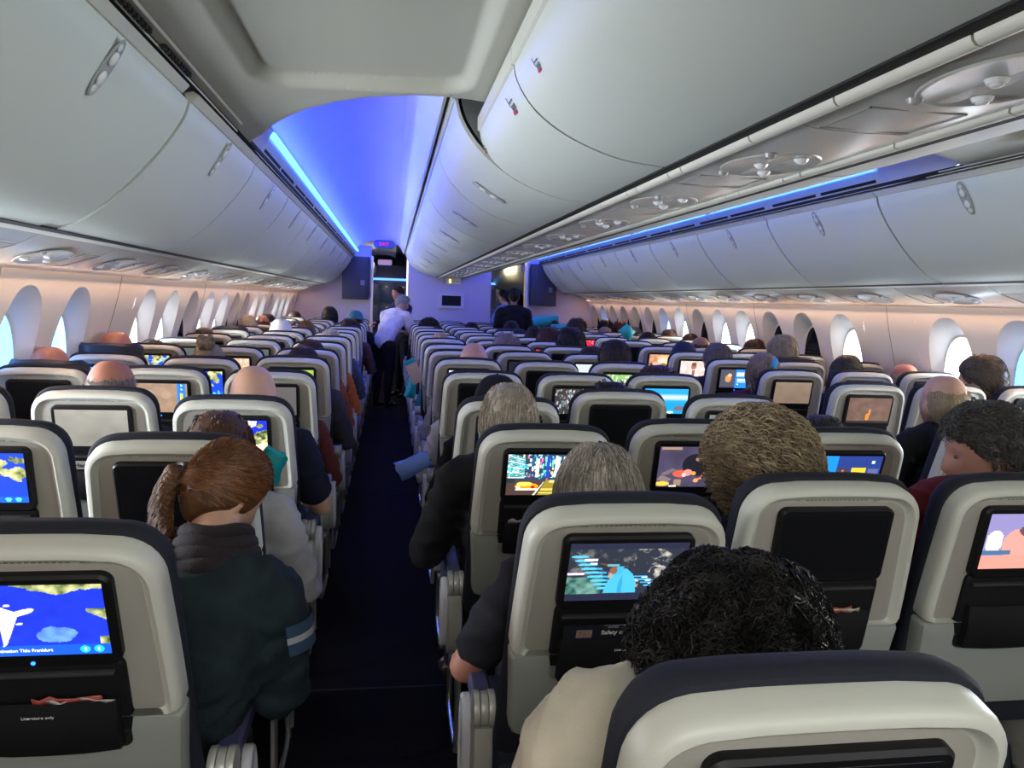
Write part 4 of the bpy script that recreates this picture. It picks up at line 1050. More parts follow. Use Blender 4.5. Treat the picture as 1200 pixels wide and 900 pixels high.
def head_pt(az, el, off=0.0):
    """az: 0 = face(+y), el elevation. returns a point of the head surface relative to the head centre"""
    a, b, c = .0765+off, .097+off, .118+off
    ce = math.cos(el)**(.72 if el > 0 else .95); x = a*ce*math.sin(az); y = b*ce*math.cos(az); z = c*math.sin(el)
    if z < 0:
        t = min(1, -z/.118); x *= 1-.30*t**1.5
        if y < 0: y *= 1-.48*t**1.3
        else: y *= (1-.10*t)/max(.35, ce)**.42
    if y > 0:
        fx = x/.03
        y = min(y, .088+.004*math.cos(fx*.5)) if True else y
        y += .026*G(x, .011)*max(0, 1-abs((z+.030)/.030))**.8*(1 if z < -.02 or z > -.06 else 0)+.010*G(x, .009)*G(z-.0, .018)
        y += .006*G(z-.030, .012)*G(x, .05)-.010*(G(x-.031, .014)+G(x+.031, .014))*G(z-.006, .012)
        y += .006*G(x, .022)*(G(z+.068, .005)+G(z+.080, .006)*1.1)-.003*G(x, .02)*G(z+.074, .003)+.010*G(x, .022)*G(z+.103, .012)
    else:
        y *= 1.02
    return Vector((x, y, z))
def head_mesh(nu=72, nv=56):
    m = MB(); L = []
    for i in range(1, nv):
        el = -PI/2+PI*i/nv
        L.append([head_pt(2*PI*k/nu, el) for k in range(nu)])
    m.loft(L)
    for s in (-1, 1):
        # ear: flattened shell turned outwards
        E_ = MB(); E_.ball((0, 0, 0), .008, .017, .030, 16, 12); M = Matrix.Translation((s*.079, -.004, -.008)) @ Matrix.Rotation(s*math.radians(-22), 4, 'Z') @ Matrix.Rotation(math.radians(-10), 4, 'X')
        o = len(m.v); m.v += [tuple(M @ Vector(v)) for v in E_.v]; m.f += [tuple(i+o for i in f) for f in E_.f]
    return m.mesh('head', None)
HEAD = head_mesh()
def seated_joints(lean=0, aoutL=0, aoutR=0, twist=0, slouch=0):
    """body in seat coordinates; head centre returned separately"""
    f = lean
    J = {}
    J['pel'] = ((0, .17, .555), (.15, .11)); J['wai'] = ((0, .135+f*.3, .70), (.135, .10)); J['che'] = ((0, .12+f*.7, .87-slouch*.5), (.165, .11)); J['col'] = ((0, .105+f*.95, 1.0-slouch), (.10, .075)); J['nek'] = ((0, .115+f*1.1, 1.075-slouch), .056); J['hd'] = ((0, .13+f*1.2, 1.13-slouch), .05)
    for s, n, ao in ((-1, 'l', aoutL), (1, 'r', aoutR)):
        J[n+'sh'] = ((s*.175, .11+f*.93, .965-slouch), .062); J[n+'el'] = ((s*(.235+ao), .17+f*.5, .70), .045); J[n+'fm'] = ((s*(.20+ao*.7), .33, .675), .036); J[n+'wr'] = ((s*(.13+ao*.3), .43, .665), .026); J[n+'pa'] = ((s*(.10+ao*.2), .49, .645), (.034, .018))
        J[n+'hp'] = ((s*.095, .20, .545), .09); J[n+'th'] = ((s*.11, .36, .56), .083); J[n+'kn'] = ((s*.12, .56, .555), .058); J[n+'ca'] = ((s*.12, .57, .36), .052); J[n+'an'] = ((s*.12, .55, .12), .034); J[n+'ft'] = ((s*.13, .58, .055), (.042, .035)); J[n+'to'] = ((s*.135, .70, .035), (.04, .025))
        px, py, pz = J[n+'pa'][0]
        for q in range(4):
            dx = (-.030+.020*q)
            J[n+'f%d0' % q] = ((px+dx, py+.045, pz-.004), .0095); J[n+'f%d1' % q] = ((px+dx*1.1, py+.075+.006*(q in (1, 2)), pz-.018), .009); J[n+'f%d2' % q] = ((px+dx*1.1, py+.088+.006*(q in (1, 2)), pz-.040), .0085)
        J[n+'t0'] = ((px-s*.036, py+.012, pz), .011); J[n+'t1'] = ((px-s*.044, py+.045, pz-.006), .010)
    return J
def seated_edges(body=True):
    E = [('pel', 'wai'), ('wai', 'che'), ('che', 'col'), ('col', 'nek'), ('nek', 'hd')]
    for n in 'lr':
        E += [('col', n+'sh'), (n+'sh', n+'el'), (n+'el', n+'fm'), (n+'fm', n+'wr'), (n+'wr', n+'pa'), ('pel', n+'hp'), (n+'hp', n+'th'), (n+'th', n+'kn'), (n+'kn', n+'ca'), (n+'ca', n+'an'), (n+'an', n+'ft'), (n+'ft', n+'to')]
        for q in range(4): E += [(n+'pa', n+'f%d0' % q), (n+'f%d0' % q, n+'f%d1' % q), (n+'f%d1' % q, n+'f%d2' % q)]
        E += [(n+'wr', n+'t0'), (n+'t0', n+'t1')]
    return E
def sub_skin(J, E, keep, inflate, sub=1):
    J2 = {}
    for n in J:
        if keep(n):
            r = J[n][1]; k = inflate(n) if callable(inflate) else inflate
            J2[n] = (J[n][0], (r[0]+k, r[1]+k) if isinstance(r, tuple) else r+k)
    E2 = [(a, b) for a, b in E if a in J2 and b in J2]; return skin_mesh(J2, E2, sub)
def wrinkle(me, amp=.004, sc=14):
    ns_ = [v.normal.copy() for v in me.vertices]
    for v, n in zip(me.vertices, ns_):
        p = v.co; w = noise.noise_vector(p*sc*.45)*.9
        q = Vector((p.x*sc, p.y*sc, p.z*sc*1.7))+w*1.6
        r1 = 1-abs(noise.noise(q))*2.6; r2 = 1-abs(noise.noise(q*2.1+Vector((5, 1, 2))))*2.4
        v.co += n*(max(-.6, r1)*amp+max(-.5, r2)*amp*.35)
    me.update()
def rotz(a): return Matrix.Rotation(a, 4, 'Z')
def build_body(J, E, headM, vox=.011, cloth_extra=.012, sleeves='long', fluffy=0, col_extra=.012):
    body = remesh([(skin_mesh(J, E, 2), Matrix()), (HEAD, headM)], vox, 2)
    up = lambda n: n in ('pel', 'wai', 'che', 'col') or (n[1:] in (('sh', 'el', 'fm', 'wr') if sleeves == 'long' else ('sh', 'el')) and n[0] in 'lr')
    J2 = dict(J)
    if sleeves != 'long':
        for n in 'lr':
            a = Vector(J[n+'sh'][0]); b = Vector(J[n+'el'][0]); J2[n+'el'] = (tuple(a.lerp(b, .72)), .055)
    else:
        for n in 'lr':
            a = Vector(J[n+'fm'][0]); b = Vector(J[n+'wr'][0]); J2[n+'wr'] = (tuple(a.lerp(b, .9)), .032)
    top = remesh([(sub_skin(J2, E, up, lambda n: cloth_extra+fluffy+(col_extra if n == 'col' else 0), 2), Matrix())], max(vox, .012), 4); wrinkle(top, .0075 if not fluffy else .009, 8 if not fluffy else 6.5)
    lo_ = lambda n: n == 'pel' or n[1:] in ('hp', 'th', 'kn', 'ca', 'an')
    low = remesh([(sub_skin(J, E, lo_, .012, 2), Matrix())], .013, 3); wrinkle(low, .006, 8)
    shoes = MB()
    for n in 'lr':
        p = Vector(J[n+'ft'][0]); q = Vector(J[n+'to'][0]); d = (q-p).normalized(); w = d.cross(Vector((0, 0, 1))).normalized()
        L = []
        for t, r, h in ((-.06, .030, .07), (-.03, .040, .095), (.03, .044, .09), (.09, .050, .06), (.14, .046, .045), (.175, .025, .03)):
            c = p+d*t; L.append([(c.x+w.x*r*math.cos(a), c.y+w.y*r*math.cos(a), max(.003, h*.5*(1+math.sin(a)))) for a in [2*PI*k/14 for k in range(14)]])
        shoes.loft(L)
    return body, top, low, shoes.mesh('shoe', None)
def hair_cap(thick=.014, front=.062, side=.005, nape=-.075, vol=0, seed=0, rough=.004, nu=64, nv=44, topvol=0):
    m = MB(); V = []; 
    L = []
    for i in range(nv+1):
        el = PI/2*.995-(PI*.86)*i/nv
        L.append([head_pt(2*PI*k/nu, el) for k in range(nu)])
    def lim(az):
        a = abs((az+PI) % (2*PI)-PI)         # 0 front, pi back
        if a < .75: return front-.010*(a/.75)
        if a < 1.25: return front-.010+(side-front+.010)*(a-.75)/.5
        if a < 1.75: return side-.012*(a-1.25)/.5
        return side-.012+(nape-side+.012)*(a-1.75)/(PI-1.75)*1.25 if a < 2.9 else nape
    ov = []; vid = {}
    for i in range(nv+1):
        for k in range(nu):
            p = L[i][k]; az = 2*PI*k/nu; l = max(lim(az), nape); h = p.z-l
            e = max(0, min(1, h/.022)); n_ = Vector((p.x/.0765**2, p.y/.097**2, p.z/.118**2)).normalized()
            th = (thick+topvol*max(0, n_.z)+rough*noise.noise(p*38+Vector((seed, 0, 0)))+rough*.5*noise.noise(p*90+Vector((seed, 4, 0))))*math.sqrt(e)
            V.append(tuple(p+n_*(th if h > 0 else -.006)))
            ov.append(h > -.006)
    Fc = []
    for i in range(nv):
        for k in range(nu):
            q = (i*nu+k, i*nu+(k+1) % nu, (i+1)*nu+(k+1) % nu, (i+1)*nu+k)
            if sum(ov[j] for j in q) >= 3: Fc.append(q)
    m.add(V, Fc); m.f.append(tuple(range(nu))); return m
def strands(N, path, r=.0016, seed=1, sides=3):
    """N strands: path(rng) -> list of points"""
    rng = random.Random(seed); r2 = random.Random(seed+99); V = []; Fc = []; T_ = []
    for _ in range(N):
        P = path(rng)
        if not P: continue
        n = len(P); o = len(V)
        for i, p in enumerate(P):
            d = (P[min(i+1, n-1)]-P[max(i-1, 0)])
            d = d.normalized() if d.length > 1e-7 else Vector((0, 0, 1))
            u = d.cross(Vector((.3, .5, .8))).normalized(); w = d.cross(u); rr = r*(1-.75*(i/(n-1))**2)*(1 if i else .8)
            for k in range(sides): a = 2*PI*k/sides; V.append(p+u*rr*math.cos(a)+w*rr*math.sin(a))
        T_.append((o, len(V), r2.choice((.45, .7, .9, 1.1, 1.45))*r2.uniform(.85, 1.15)))
        for i in range(n-1):
            for k in range(sides):
                a = o+i*sides+k; b = o+i*sides+(k+1) % sides; Fc.append((a, b, b+sides, a+sides))
    m = MB(); m.add(V, Fc); m.t = T_; return m
def on_scalp(rng, front=.055, nape=-.07, off=.008):
    for _ in range(40):
        az = rng.uniform(0, 2*PI); el = math.asin(rng.uniform(-.75, 1))
        p = head_pt(az, el, off); a = abs((az+PI) % (2*PI)-PI)
        l = front if a < .9 else (front+(0-front)*min(1, (a-.9)/.4) if a < 1.3 else nape*min(1, (a-1.3)/.9))
        if p.z > l: return p, Vector((p.x/.0765**2, p.y/.097**2, p.z/.118**2)).normalized()
    return None
def hair_short(seed=0, N=650, length=.022, thick=.010, curl=0, r=.0013, front=.06, topvol=0, nape=-.075, clear=None):
    cap = hair_cap(thick, seed=seed, rough=.004, topvol=topvol, front=front, nape=nape)
    def path(rng):
        q = on_scalp(rng, front, nape+.01)
        if not q: return None
        p, n = q
        p = p+n*(thick-.010+topvol*max(0, n.z))
        if clear and clear(p): return None
        t = Vector((rng.uniform(-.4, .4), -.5-.4*(p.y > 0), -.9+.2*rng.random())); t = (t-n*t.dot(n)); t.normalize()
        if curl:
            ph = rng.uniform(0, 6.28); b = n.cross(t); P = []
            for i in range(7): s = i/6; P.append(p+t*length*s*.8+n*(length*.35*math.sin(s*PI)+curl*math.cos(ph+s*7)*.6)+b*curl*math.sin(ph+s*7))
            return P
        return [p+t*length*s+n*(.002+.006*math.sin(s*PI)-.004*s*s)+Vector((rng.uniform(-1, 1), rng.uniform(-1, 1), 0))*.001 for s in (0, .33, .66, 1)]
    s_ = strands(N, path, r, seed+1); cap.join(s_); return cap.mesh('hair', M_HAIR)
def hair_ring(seed=0):
    """bald crown, thin hair around the sides and back"""
    m = MB(); nu = 64; L = []
    for zt, off in ((.066, -.003), (.055, .002), (.024, .006), (.0, .007), (-.03, .008), (-.062, .006), (-.080, -.004)):
        ring = []
        for k in range(nu+1):
            az = 1.25+(2*PI-2.5)*k/nu; 
            el = math.asin(max(-.99, min(.99, (zt+.012*math.cos(az)+(.010*noise.noise(Vector((k*.35, seed, 2.5))) if zt > .03 else 0))/.118)))
            e = min(1, min(k, nu-k)/9); p = head_pt(az, el, (off+.002*noise.noise(Vector((k*.5, zt*40, seed))))*e-.004*(1-e)); ring.append(p)
        L.append(ring)
    m.loft(L, False, False, closed=False)
    def path(rng):
        az = rng.uniform(1.4, 2*PI-1.4); zt = rng.uniform(-.065, .065); el = math.asin(zt/.118); p = head_pt(az, el, .004); n = Vector((p.x, p.y, 0)).normalized()
        return [p+Vector((0, 0, -.016*s))+n*(.001+.004*math.sin(s*PI)) for s in (0, .5, 1)]
    s_ = strands(260, path, .0011, seed+3); m.join(s_); return m.mesh('hair', M_HAIR)
def hair_afro(rx=.155, ry=.15, rz=.135, N=1500, seed=3, cz=.025, coil=.011, r=.0017):
    m = MB(); m.ball((0, -.02, cz), rx*.80, ry*.80, rz*.80, 40, 26)
    m.v = [tuple(Vector(v)*(1+.06*noise.noise(Vector(v)*22))) for v in m.v]
    def path(rng):
        az = rng.uniform(0, 2*PI); sz = rng.uniform(-.7, 1); d = Vector((math.cos(az)*math.sqrt(1-sz*sz), math.sin(az)*math.sqrt(1-sz*sz), sz))
        if d.y > .75 and d.z < .4: return None
        lump = .90+.13*noise.noise(d*3.1+Vector((seed, 0, 0)))
        p = Vector((d.x*rx*lump, -.02+d.y*ry*lump, cz+d.z*rz*lump)); 
        if (p-Vector((0, .10, -.03))).length < .07: return None
        u = d.cross(Vector((rng.uniform(-1, 1), rng.uniform(-1, 1), rng.uniform(-1, 1)))).normalized(); w = d.cross(u); R_ = coil*rng.uniform(.6, 1.15); ph = rng.uniform(0, 6)
        dr = (d*.5+Vector((0, 0, -.6))+u*rng.uniform(-.5, .5))*.022*rng.uniform(.6, 1.4)
        return [p-d*.012+u*R_*math.cos(ph+t*1.1)+w*R_*math.sin(ph+t*1.1)*.9+d*R_*.5*math.sin(ph+t*1.1)+dr*(t/9) for t in range(10)]
    s_ = strands(N, path, r, seed); m.join(s_); return m.mesh('hair', M_HAIR)
def hair_flow(seed=0, N=1300, crown=(0, -.035, .118), length=.24, thick=.014, wob=.006, tail=0, r=.0016, part=None, nape=-.11, lift=0, gather=None):
    """long combed strands from the crown running down the head"""
    cap = hair_cap(thick, front=.058, side=-.03, nape=-.092, seed=seed, rough=.003)
    C_ = Vector(crown)
    def path(rng):
        q = on_scalp(rng, .05, -.05, thick)
        if not q: return None
        p, n = q; P = []
        wob_ = rng.uniform(-1, 1); step = .018; d0 = (p-C_)
        if d0.length < .004: d0 = Vector((rng.uniform(-1, 1), rng.uniform(-1, 1), 0))
        cur = p.copy(); k = int(length*rng.uniform(.4, 1)/step)
        for i in range(k):
            P.append(cur+n*(rng.uniform(0, .004)+lift*math.sin(i/k*PI)))
            n = Vector((cur.x/.0765**2, cur.y/.097**2, cur.z/.118**2)).normalized()
            t = (cur-C_).normalized()*.6+Vector((0, -.25 if cur.y < .04 else -.1, -.8))+Vector((wob_*.25*math.sin(i*.9+wob_*5), 0, 0))
            if gather is not None: t = (Vector(gather)-cur).normalized()
            t = t-n*t.dot(n)*.9
            if t.length < 1e-4: break
            cur = cur+t.normalized()*step
            if gather is not None and (cur-Vector(gather)).length < .022: break
            # keep outside the head
            rr = math.sqrt((cur.x/(.0765+thick))**2+(cur.y/(.097+thick))**2+(max(cur.z, -.02)/(.118+thick))**2)
            if cur.z < -.02: rr = math.sqrt((cur.x/(.07+thick))**2+(cur.y/(.08+thick))**2)
            if rr > 1e-3: cur = Vector((cur.x/rr, cur.y/rr, cur.z/rr if cur.z > -.02 else cur.z))
            if cur.z < nape: break
        return P if len(P) > 2 else None
    s_ = strands(N, path, r, seed+1); cap.join(s_); return cap
def hair_bun(seed=0):
    m = hair_flow(seed, 700, (0, -.05, .12), .2, .009, gather=(0, -.075, .085)); m2 = MB(); m2.ball((0, -.07, .125), .045, .042, .036, 20, 14)
    m.add([tuple(Vector(v)+Vector(v).normalized()*.004*noise.noise(Vector(v)*60)) for v in m2.v], m2.f)
    def path(rng):
        a = rng.uniform(0, 6.28); ti = rng.uniform(-1.2, 1.2); c = Vector((0, -.07, .125)); u = Vector((math.cos(ti), 0, math.sin(ti))); w = Vector((0, 1, 0)).cross(u); rr = .044
        return [c+u*rr*math.cos(a+t*.35)+Vector((0, 1, 0))*rr*.9*math.sin(a+t*.35)+w*rng.uniform(-.003, .003)+Vector((0, 0, rng.uniform(-.01, .014)))*(t/9) for t in range(10)]
    s_ = strands(260, path, .002, 5); m.join(s_); return m.mesh('hair', M_HAIR)
def cap_mesh(brim=True, kind='ball'):
    m = MB(); L = []
    for i in range(12):
        el = PI/2*.98-(PI/2*.98-math.asin(.25))*i/11; L.append([head_pt(2*PI*k/48, el, .020)+Vector((0, 0, .008)) for k in range(48)])
    L.append([head_pt(2*PI*k/48, math.asin(.25), .012)+Vector((0, 0, .006)) for k in range(48)])
    m.loft(L, True, False); m.ball((0, 0, .147), .007, .007, .004, 10, 6)
    for q in range(6):
        a = q*PI/3; m.tube([head_pt(a, el, .0205)+Vector((0, 0, .008)) for el in np.linspace(PI/2*.97, .28, 8)], .0012, 5)
    if brim:
        B = []
        for k in range(13):
            a = -1.0+2.0*k/12; p = head_pt(a, .22, .018); q = Vector((math.sin(a)*.085, .10+.075*math.cos(a), .018)); B.append([p+Vector((0, 0, .004)), p.lerp(q, .5)+Vector((0, 0, .006)), q, q-Vector((0, 0, .003)), p])
        m.loft(B, True, True)
    return m.mesh('cap', M_CLOTH)
HAIRS = {
 'short': lambda: hair_short(0), 'short2': lambda: hair_short(5, topvol=.012, length=.03), 'buzz': lambda: hair_short(9, 300, .008, .006), 'ring': lambda: hair_ring(1),
 'long': lambda: hair_flow(2, 420, length=.20, thick=.018, r=.002).mesh('hair', M_HAIR), 'full': lambda: hair_short(12, 500, .04, .022, curl=.003, r=.002, topvol=.015, nape=-.10), 'bun': lambda: hair_bun(1),
 'afro': lambda: hair_afro(.135, .13, .12, 700, 8, .03, .010, .002), 'cap': lambda: cap_mesh(True), 'beanie': lambda: cap_mesh(False), 'bigafro': lambda: hair_afro(.146, .140, .136, 8000, 3, .012, .0115, .0016),
 'curly': lambda: hair_short(21, 4200, .055, .026, curl=.010, r=.0013, topvol=.012, nape=-.085), 'silver': lambda: hair_flow(31, 3600, (.0, -.03, .12), .22, .016, r=.0014, lift=.006).mesh('hair', M_HAIR),
 'thin': lambda: hair_flow(33, 1500, (.02, -.05, .115), .17, .009, r=.0012).mesh('hair', M_HAIR), 'manhair': lambda: hair_short(41, 2600, .024, .013, curl=.003, r=.0013, front=.052, topvol=.010, nape=-.07),
}
HCACHE = {}
def get_hair(k):
    if k not in HCACHE: HCACHE[k] = HAIRS[k]()
    return HCACHE[k]
TCACHE = {}
HEAD0 = (0, .125, 1.153)
def template(kind):
    if kind in TCACHE: return TCACHE[kind]
    ao = {'in': (0, 0), 'outL': (.035, .0), 'outR': (.0, .035), 'wideL': (.095, 0)}[kind.split('_')[0]]
    J = seated_joints(aoutL=ao[0], aoutR=ao[1]); E = seated_edges()
    if kind.endswith('fleece'):
        J['lsh'] = ((-.205, .10, 1.0), .085); J['rsh'] = ((.205, .10, .99), .08); J['lel'] = ((-.27, .15, .74), .06)
    r = build_body(J, E, Matrix.Translation(HEAD0) @ Matrix.Rotation(math.radians(-6), 4, 'X') @ Matrix.Scale(1.19, 4), .0085, .014, 'short' if kind.endswith('tee') else 'long', .02 if kind.endswith('fleece') else 0)
    for me, m_, in zip(r, (M_SKIN, M_CLOTH, M_CLOTH, M_CLOTH)): me.materials.clear(); me.materials.append(m_)
    TCACHE[kind] = r; return r
SKINC = {'p': (.46, .27, .19), 'r': (.36, .15, .10), 't': (.45, .24, .15), 'd': (.10, .045, .03), 'b': (.22, .11, .07)}
HEADPOS = {('L', 0, 3): (-0.08, 1.30), ('L', 0, 4): (-0.04, 1.34), ('L', 0, 5): (-0.07, 1.25), ('L', 1, 2): (-0.04, 1.31), ('L', 1, 4): (-0.03, 1.32), ('L', 2, 2): (0.01, 1.30), ('L', 2, 1): (0.05, 1.23), ('L', 0, 7): (-0.10, 1.27), ('L', 0, 8): (-0.07, 1.23), ('L', 0, 9): (0.00, 1.35), ('L', 0, 10): (0.02, 1.33), ('L', 0, 11): (-0.04, 1.33), ('L', 1, 8): (-0.05, 1.35), ('L', 2, 7): (0.01, 1.29), ('L', 2, 5): (-0.01, 1.28), ('L', 2, 4): (0.03, 1.28), ('L', 0, 14): (0.01, 1.33), ('L', 1, 13): (0.12, 1.43), ('L', 1, 11): (-0.21, 1.25), ('L', 2, 12): (0.05, 1.40), ('L', 2, 10): (0.06, 1.32), ('L', 1, 9): (0.11, 1.31), ('C', 0, 12): (0.03, 1.38), ('C', 0, 11): (0.10, 1.25), ('C', 0, 8): (-0.01, 1.28), ('C', 0, 7): (0.04, 1.25), ('C', 0, 5): (0.06, 1.32), ('C', 0, 3): (0.00, 1.27), ('C', 0, 2): (-0.07, 1.32), ('C', 0, 1): (0.04, 1.26), ('C', 0, 0): (0.03, 1.275), ('C', 1, 1): (-0.00, 1.34), ('C', 1, 7): (0.02, 1.32), ('C', 2, 11): (0.06, 1.36), ('C', 2, 10): (0.04, 1.28), ('C', 2, 9): (0.07, 1.35), ('C', 2, 8): (0.07, 1.36), ('C', 2, 7): (0.10, 1.39), ('C', 2, 6): (0.08, 1.28), ('C', 2, 5): (0.03, 1.37), ('C', 1, 3): (0.04, 1.24), ('C', 2, 4): (0.05, 1.26), ('C', 2, 2): (0.12, 1.22), ('C', 2, 1): (0.12, 1.38), ('C', 1, 12): (0.12, 1.30), ('R', 1, 9): (0.01, 1.30), ('R', 1, 11): (-0.07, 1.30), ('R', 0, 13): (0.02, 1.37), ('R', 0, 11): (0.02, 1.40), ('R', 2, 13): (-0.10, 1.36), ('R', 1, 13): (-0.05, 1.36), ('R', 2, 12): (-0.10, 1.36), ('R', 2, 11): (-0.14, 1.32), ('R', 2, 10): (0.08, 1.32), ('R', 2, 9): (0.05, 1.30), ('R', 0, 6): (0.02, 1.31), ('R', 1, 7): (0.01, 1.32), ('R', 0, 5): (-0.02, 1.34), ('R', 0, 4): (-0.09, 1.32), ('R', 2, 7): (0.08, 1.32), ('R', 1, 5): (0.02, 1.42), ('R', 1, 4): (0.06, 1.31), ('R', 2, 5): (0.08, 1.28), ('R', 2, 4): (0.00, 1.27), ('R', 0, 2): (0.04, 1.33), ('R', 2, 3): (-0.03, 1.39), ('L', 2, 3): (0.02, 1.20), ('L', 2, 8): (0.00, 1.21), ('L', 2, 6): (0.02, 1.22), ('C', 0, 4): (-0.03, 1.18)}   # seat: (sideways shift, height of the crown)
HAIRTH = {'short': .012, 'short2': .024, 'buzz': .006, 'ring': 0, None: 0, 'long': .018, 'full': .035, 'bun': .045, 'afro': .045, 'cap': .035, 'beanie': .035, 'bigafro': .045, 'curly': .045, 'silver': .022, 'thin': .012}
def passenger(key, look, hair, hc, top, skin='p', kind='in', dx=0, dz=0, dy=0, yaw=0, low=(.03, .035, .06), shoe=(.02, .02, .02), name_word=True, cap_color=None, scale=1.0, lean=0):
    b, c, k = key
    row = ORD[k - (1 if b == 'R' else 0)]; dx, zt = HEADPOS[key]; scale = zt/(1.293+HAIRTH[hair])
    t = thing('person', 'person %s, %s seat, %s row' % (look, CN[(b, c)], row), 'person', (COLX[b][c]+dx, BASE[b]+.81*k+dy, 0), (0, lean, yaw), group='seated passengers')
    t.scale = (scale,)*3
    B, T, Lw, Sh = template(kind)
    bo = link('body', B, t, color=SKINC[skin])
    link('top', T, t, color=top); link('trousers', Lw, t, color=low)
    if k < 6: link('shoes', Sh, t, color=shoe)
    hl = Vector(HEAD0)
    hh = None
    if hair in ('cap', 'beanie'):
        hh = link('cap' if hair == 'cap' else 'beanie', get_hair(hair), t, hl, (math.radians(-6), 0, 0), cap_color or (.6, .6, .6)); hh.scale = (1.19,)*3
        if hc: link('hair', get_hair('buzz'), t, hl, (math.radians(-6), 0, 0), hc).scale = (1.18,)*3
    elif hair: hh = link('hair', get_hair(hair), t, hl, (math.radians(-6), 0, 0), hc); hh.scale = (1.19,)*3
    return t
BR = (.045, .022, .012); DK = (.012, .009, .008); BK = (.005, .005, .006); GY = (.30, .28, .25); WH = (.55, .52, .48); BL = (.32, .22, .12); RB = (.06, .02, .014); GB = (.20, .16, .11)
NV = (.012, .016, .035)
P = passenger
# left block
P(('L', 0, 3), 'with reddish bald head over raised headrest', 'ring', (.2, .14, .1), NV, 'r', dz=.06)
P(('L', 0, 4), 'with grey ring of hair over raised headrest', 'ring', GY, NV, 'r', dz=.135, scale=1.03, dx=-.0)
P(('L', 0, 5), 'with flat brown hair by the window', 'short', BR, (.1, .1, .1), 'p', dx=-.06, dz=-.01)
P(('L', 1, 2), 'with bald reddish crown and grey sides', 'ring', (.22, .20, .18), (.05, .05, .06), 'r', dx=.03, dz=.07, scale=1.04)
P(('L', 1, 4), 'with blonde-grey hair in a top bun', 'bun', (.34, .27, .19), (.1, .1, .1), 'p', dz=-.03)
P(('L', 2, 2), 'with pink bald head and navy tee', None, None, (.010, .014, .03), 'p', 'outR_tee', dx=0.0, dz=.07, low=(.08, .12, .20), shoe=(.3, .3, .32), scale=1.06)
P(('L', 2, 1), 'with smooth auburn hair under dark headrest', 'long', (.085, .035, .018), (.45, .45, .47), 'p', 'outR', dx=-.03, dz=-.0, low=(.4, .4, .42), lean=.0)
P(('L', 0, 7), 'with light brown hair by the window', 'short', (.16, .085, .04), (.1, .08, .06), 'p', dx=-.03)
P(('L', 0, 8), 'with dark blond hair by the window', 'short2', (.20, .11, .05), (.05, .1, .2), 'p', dx=-.02)
P(('L', 0, 9), 'with cream white hair by the window', 'buzz', (.62, .55, .44), (.3, .2, .1), 'p', dz=.10, scale=1.04)
P(('L', 0, 10), 'with orange-lit bald head', 'ring', BR, (.1, .05, .05), 'r', dz=.08)
P(('L', 0, 11), 'with dark brown round hair', 'short', BR, (.1, .1, .1), 'b', dz=.07)
P(('L', 1, 8), 'in a white ball cap', 'cap', BR, (.1, .1, .12), 'p', dz=.08, cap_color=(.62, .64, .66), scale=1.05)
P(('L', 2, 7), 'with short cream white hair', 'short', (.62, .56, .46), (.08, .09, .10), 'p', dz=.05, dx=.02, scale=1.07, kind='outR', low=(.06, .07, .09))
P(('L', 2, 5), 'with brown hair thinning at the crown', 'short2', (.09, .035, .015), (.3, .08, .02), 'p', dz=.01, kind='outR', scale=1.05)
P(('L', 2, 4), 'with very short dark brown hair', 'short', (.035, .018, .012), (.05, .05, .055), 'p', dz=-.03, dx=.04, kind='outR', low=(.10, .11, .13), scale=1.05)
P(('L', 2, 3), 'in dark red sweater', 'short', BR, (.10, .022, .015), 'b', kind='outR', dz=-.10, dx=.02, low=(.12, .12, .16), shoe=(.5, .5, .52))
P(('L', 0, 14), 'with reddish brown hair, far window', 'short', RB, (.1, .02, .02), 'r', dz=.03)
P(('L', 1, 13), 'with tall dark hair near the bulkhead', 'long', DK, (.02, .02, .03), 'b', dz=.16)
P(('L', 1, 11), 'with brown hair and blond streak', 'short', GB, (.1, .1, .1), 'p', dz=.0)
P(('L', 2, 12), 'with teal cap and dark clothes', 'cap', DK, (.01, .012, .02), 'b', dz=.15, cap_color=(.04, .16, .2), scale=1.06)
P(('L', 2, 10), 'with wavy dark brown hair', 'full', BR, (.1, .05, .05), 'b', dz=.05, kind='outR')
P(('L', 2, 8), 'in bright blue top at the aisle', 'short', DK, (.01, .06, .4), 'b', dz=-.04, kind='outR')
P(('L', 2, 6), 'in an orange top at the aisle', 'short', DK, (.5, .12, .02), 'b', dz=-.05, kind='outR')
P(('L', 1, 9), 'with orange-brown short hair', 'short', (.25, .12, .05), (.1, .1, .1), 'p', dz=.0)
# centre block
P(('C', 0, 12), 'with round dark afro hair', 'afro', (.014, .008, .007), (.02, .02, .02), 'd', dz=.03)
P(('C', 0, 11), 'with low black hair, head bent', 'short', BK, (.02, .02, .02), 'd', dz=-.02, dx=.08)
P(('C', 0, 8), 'with light blond crown', 'buzz', (.5, .36, .24), (.2, .1, .1), 'p', dz=.03, kind='outL', scale=1.05)
P(('C', 0, 7), 'in a pale grey-blue cap', 'cap', WH, (.05, .25, .26), 'p', dz=-.01, dx=.03, kind='outL', cap_color=(.42, .47, .52), scale=1.04)
P(('C', 0, 5), 'with smooth tanned bald head', None, None, (.35, .36, .37), 't', 'outL', dz=.085, dx=.06, scale=1.08, low=(.5, .28, .22))
P(('C', 0, 4), 'in a cream top at the aisle, head low', 'short', BR, (.48, .48, .46), 'p', 'outL', dz=-.16)
P(('C', 0, 3), 'in a black beanie and black jacket', 'beanie', BK, (.006, .006, .008), 'b', 'outL', dz=.01, cap_color=(.006, .006, .008), scale=1.05)
P(('C', 0, 2), 'with thinning silver hair and black jacket', 'thin', (.36, .31, .25), (.008, .008, .010), 'p', 'outL', dz=.095, dx=-.10, scale=1.08, dy=-.02)
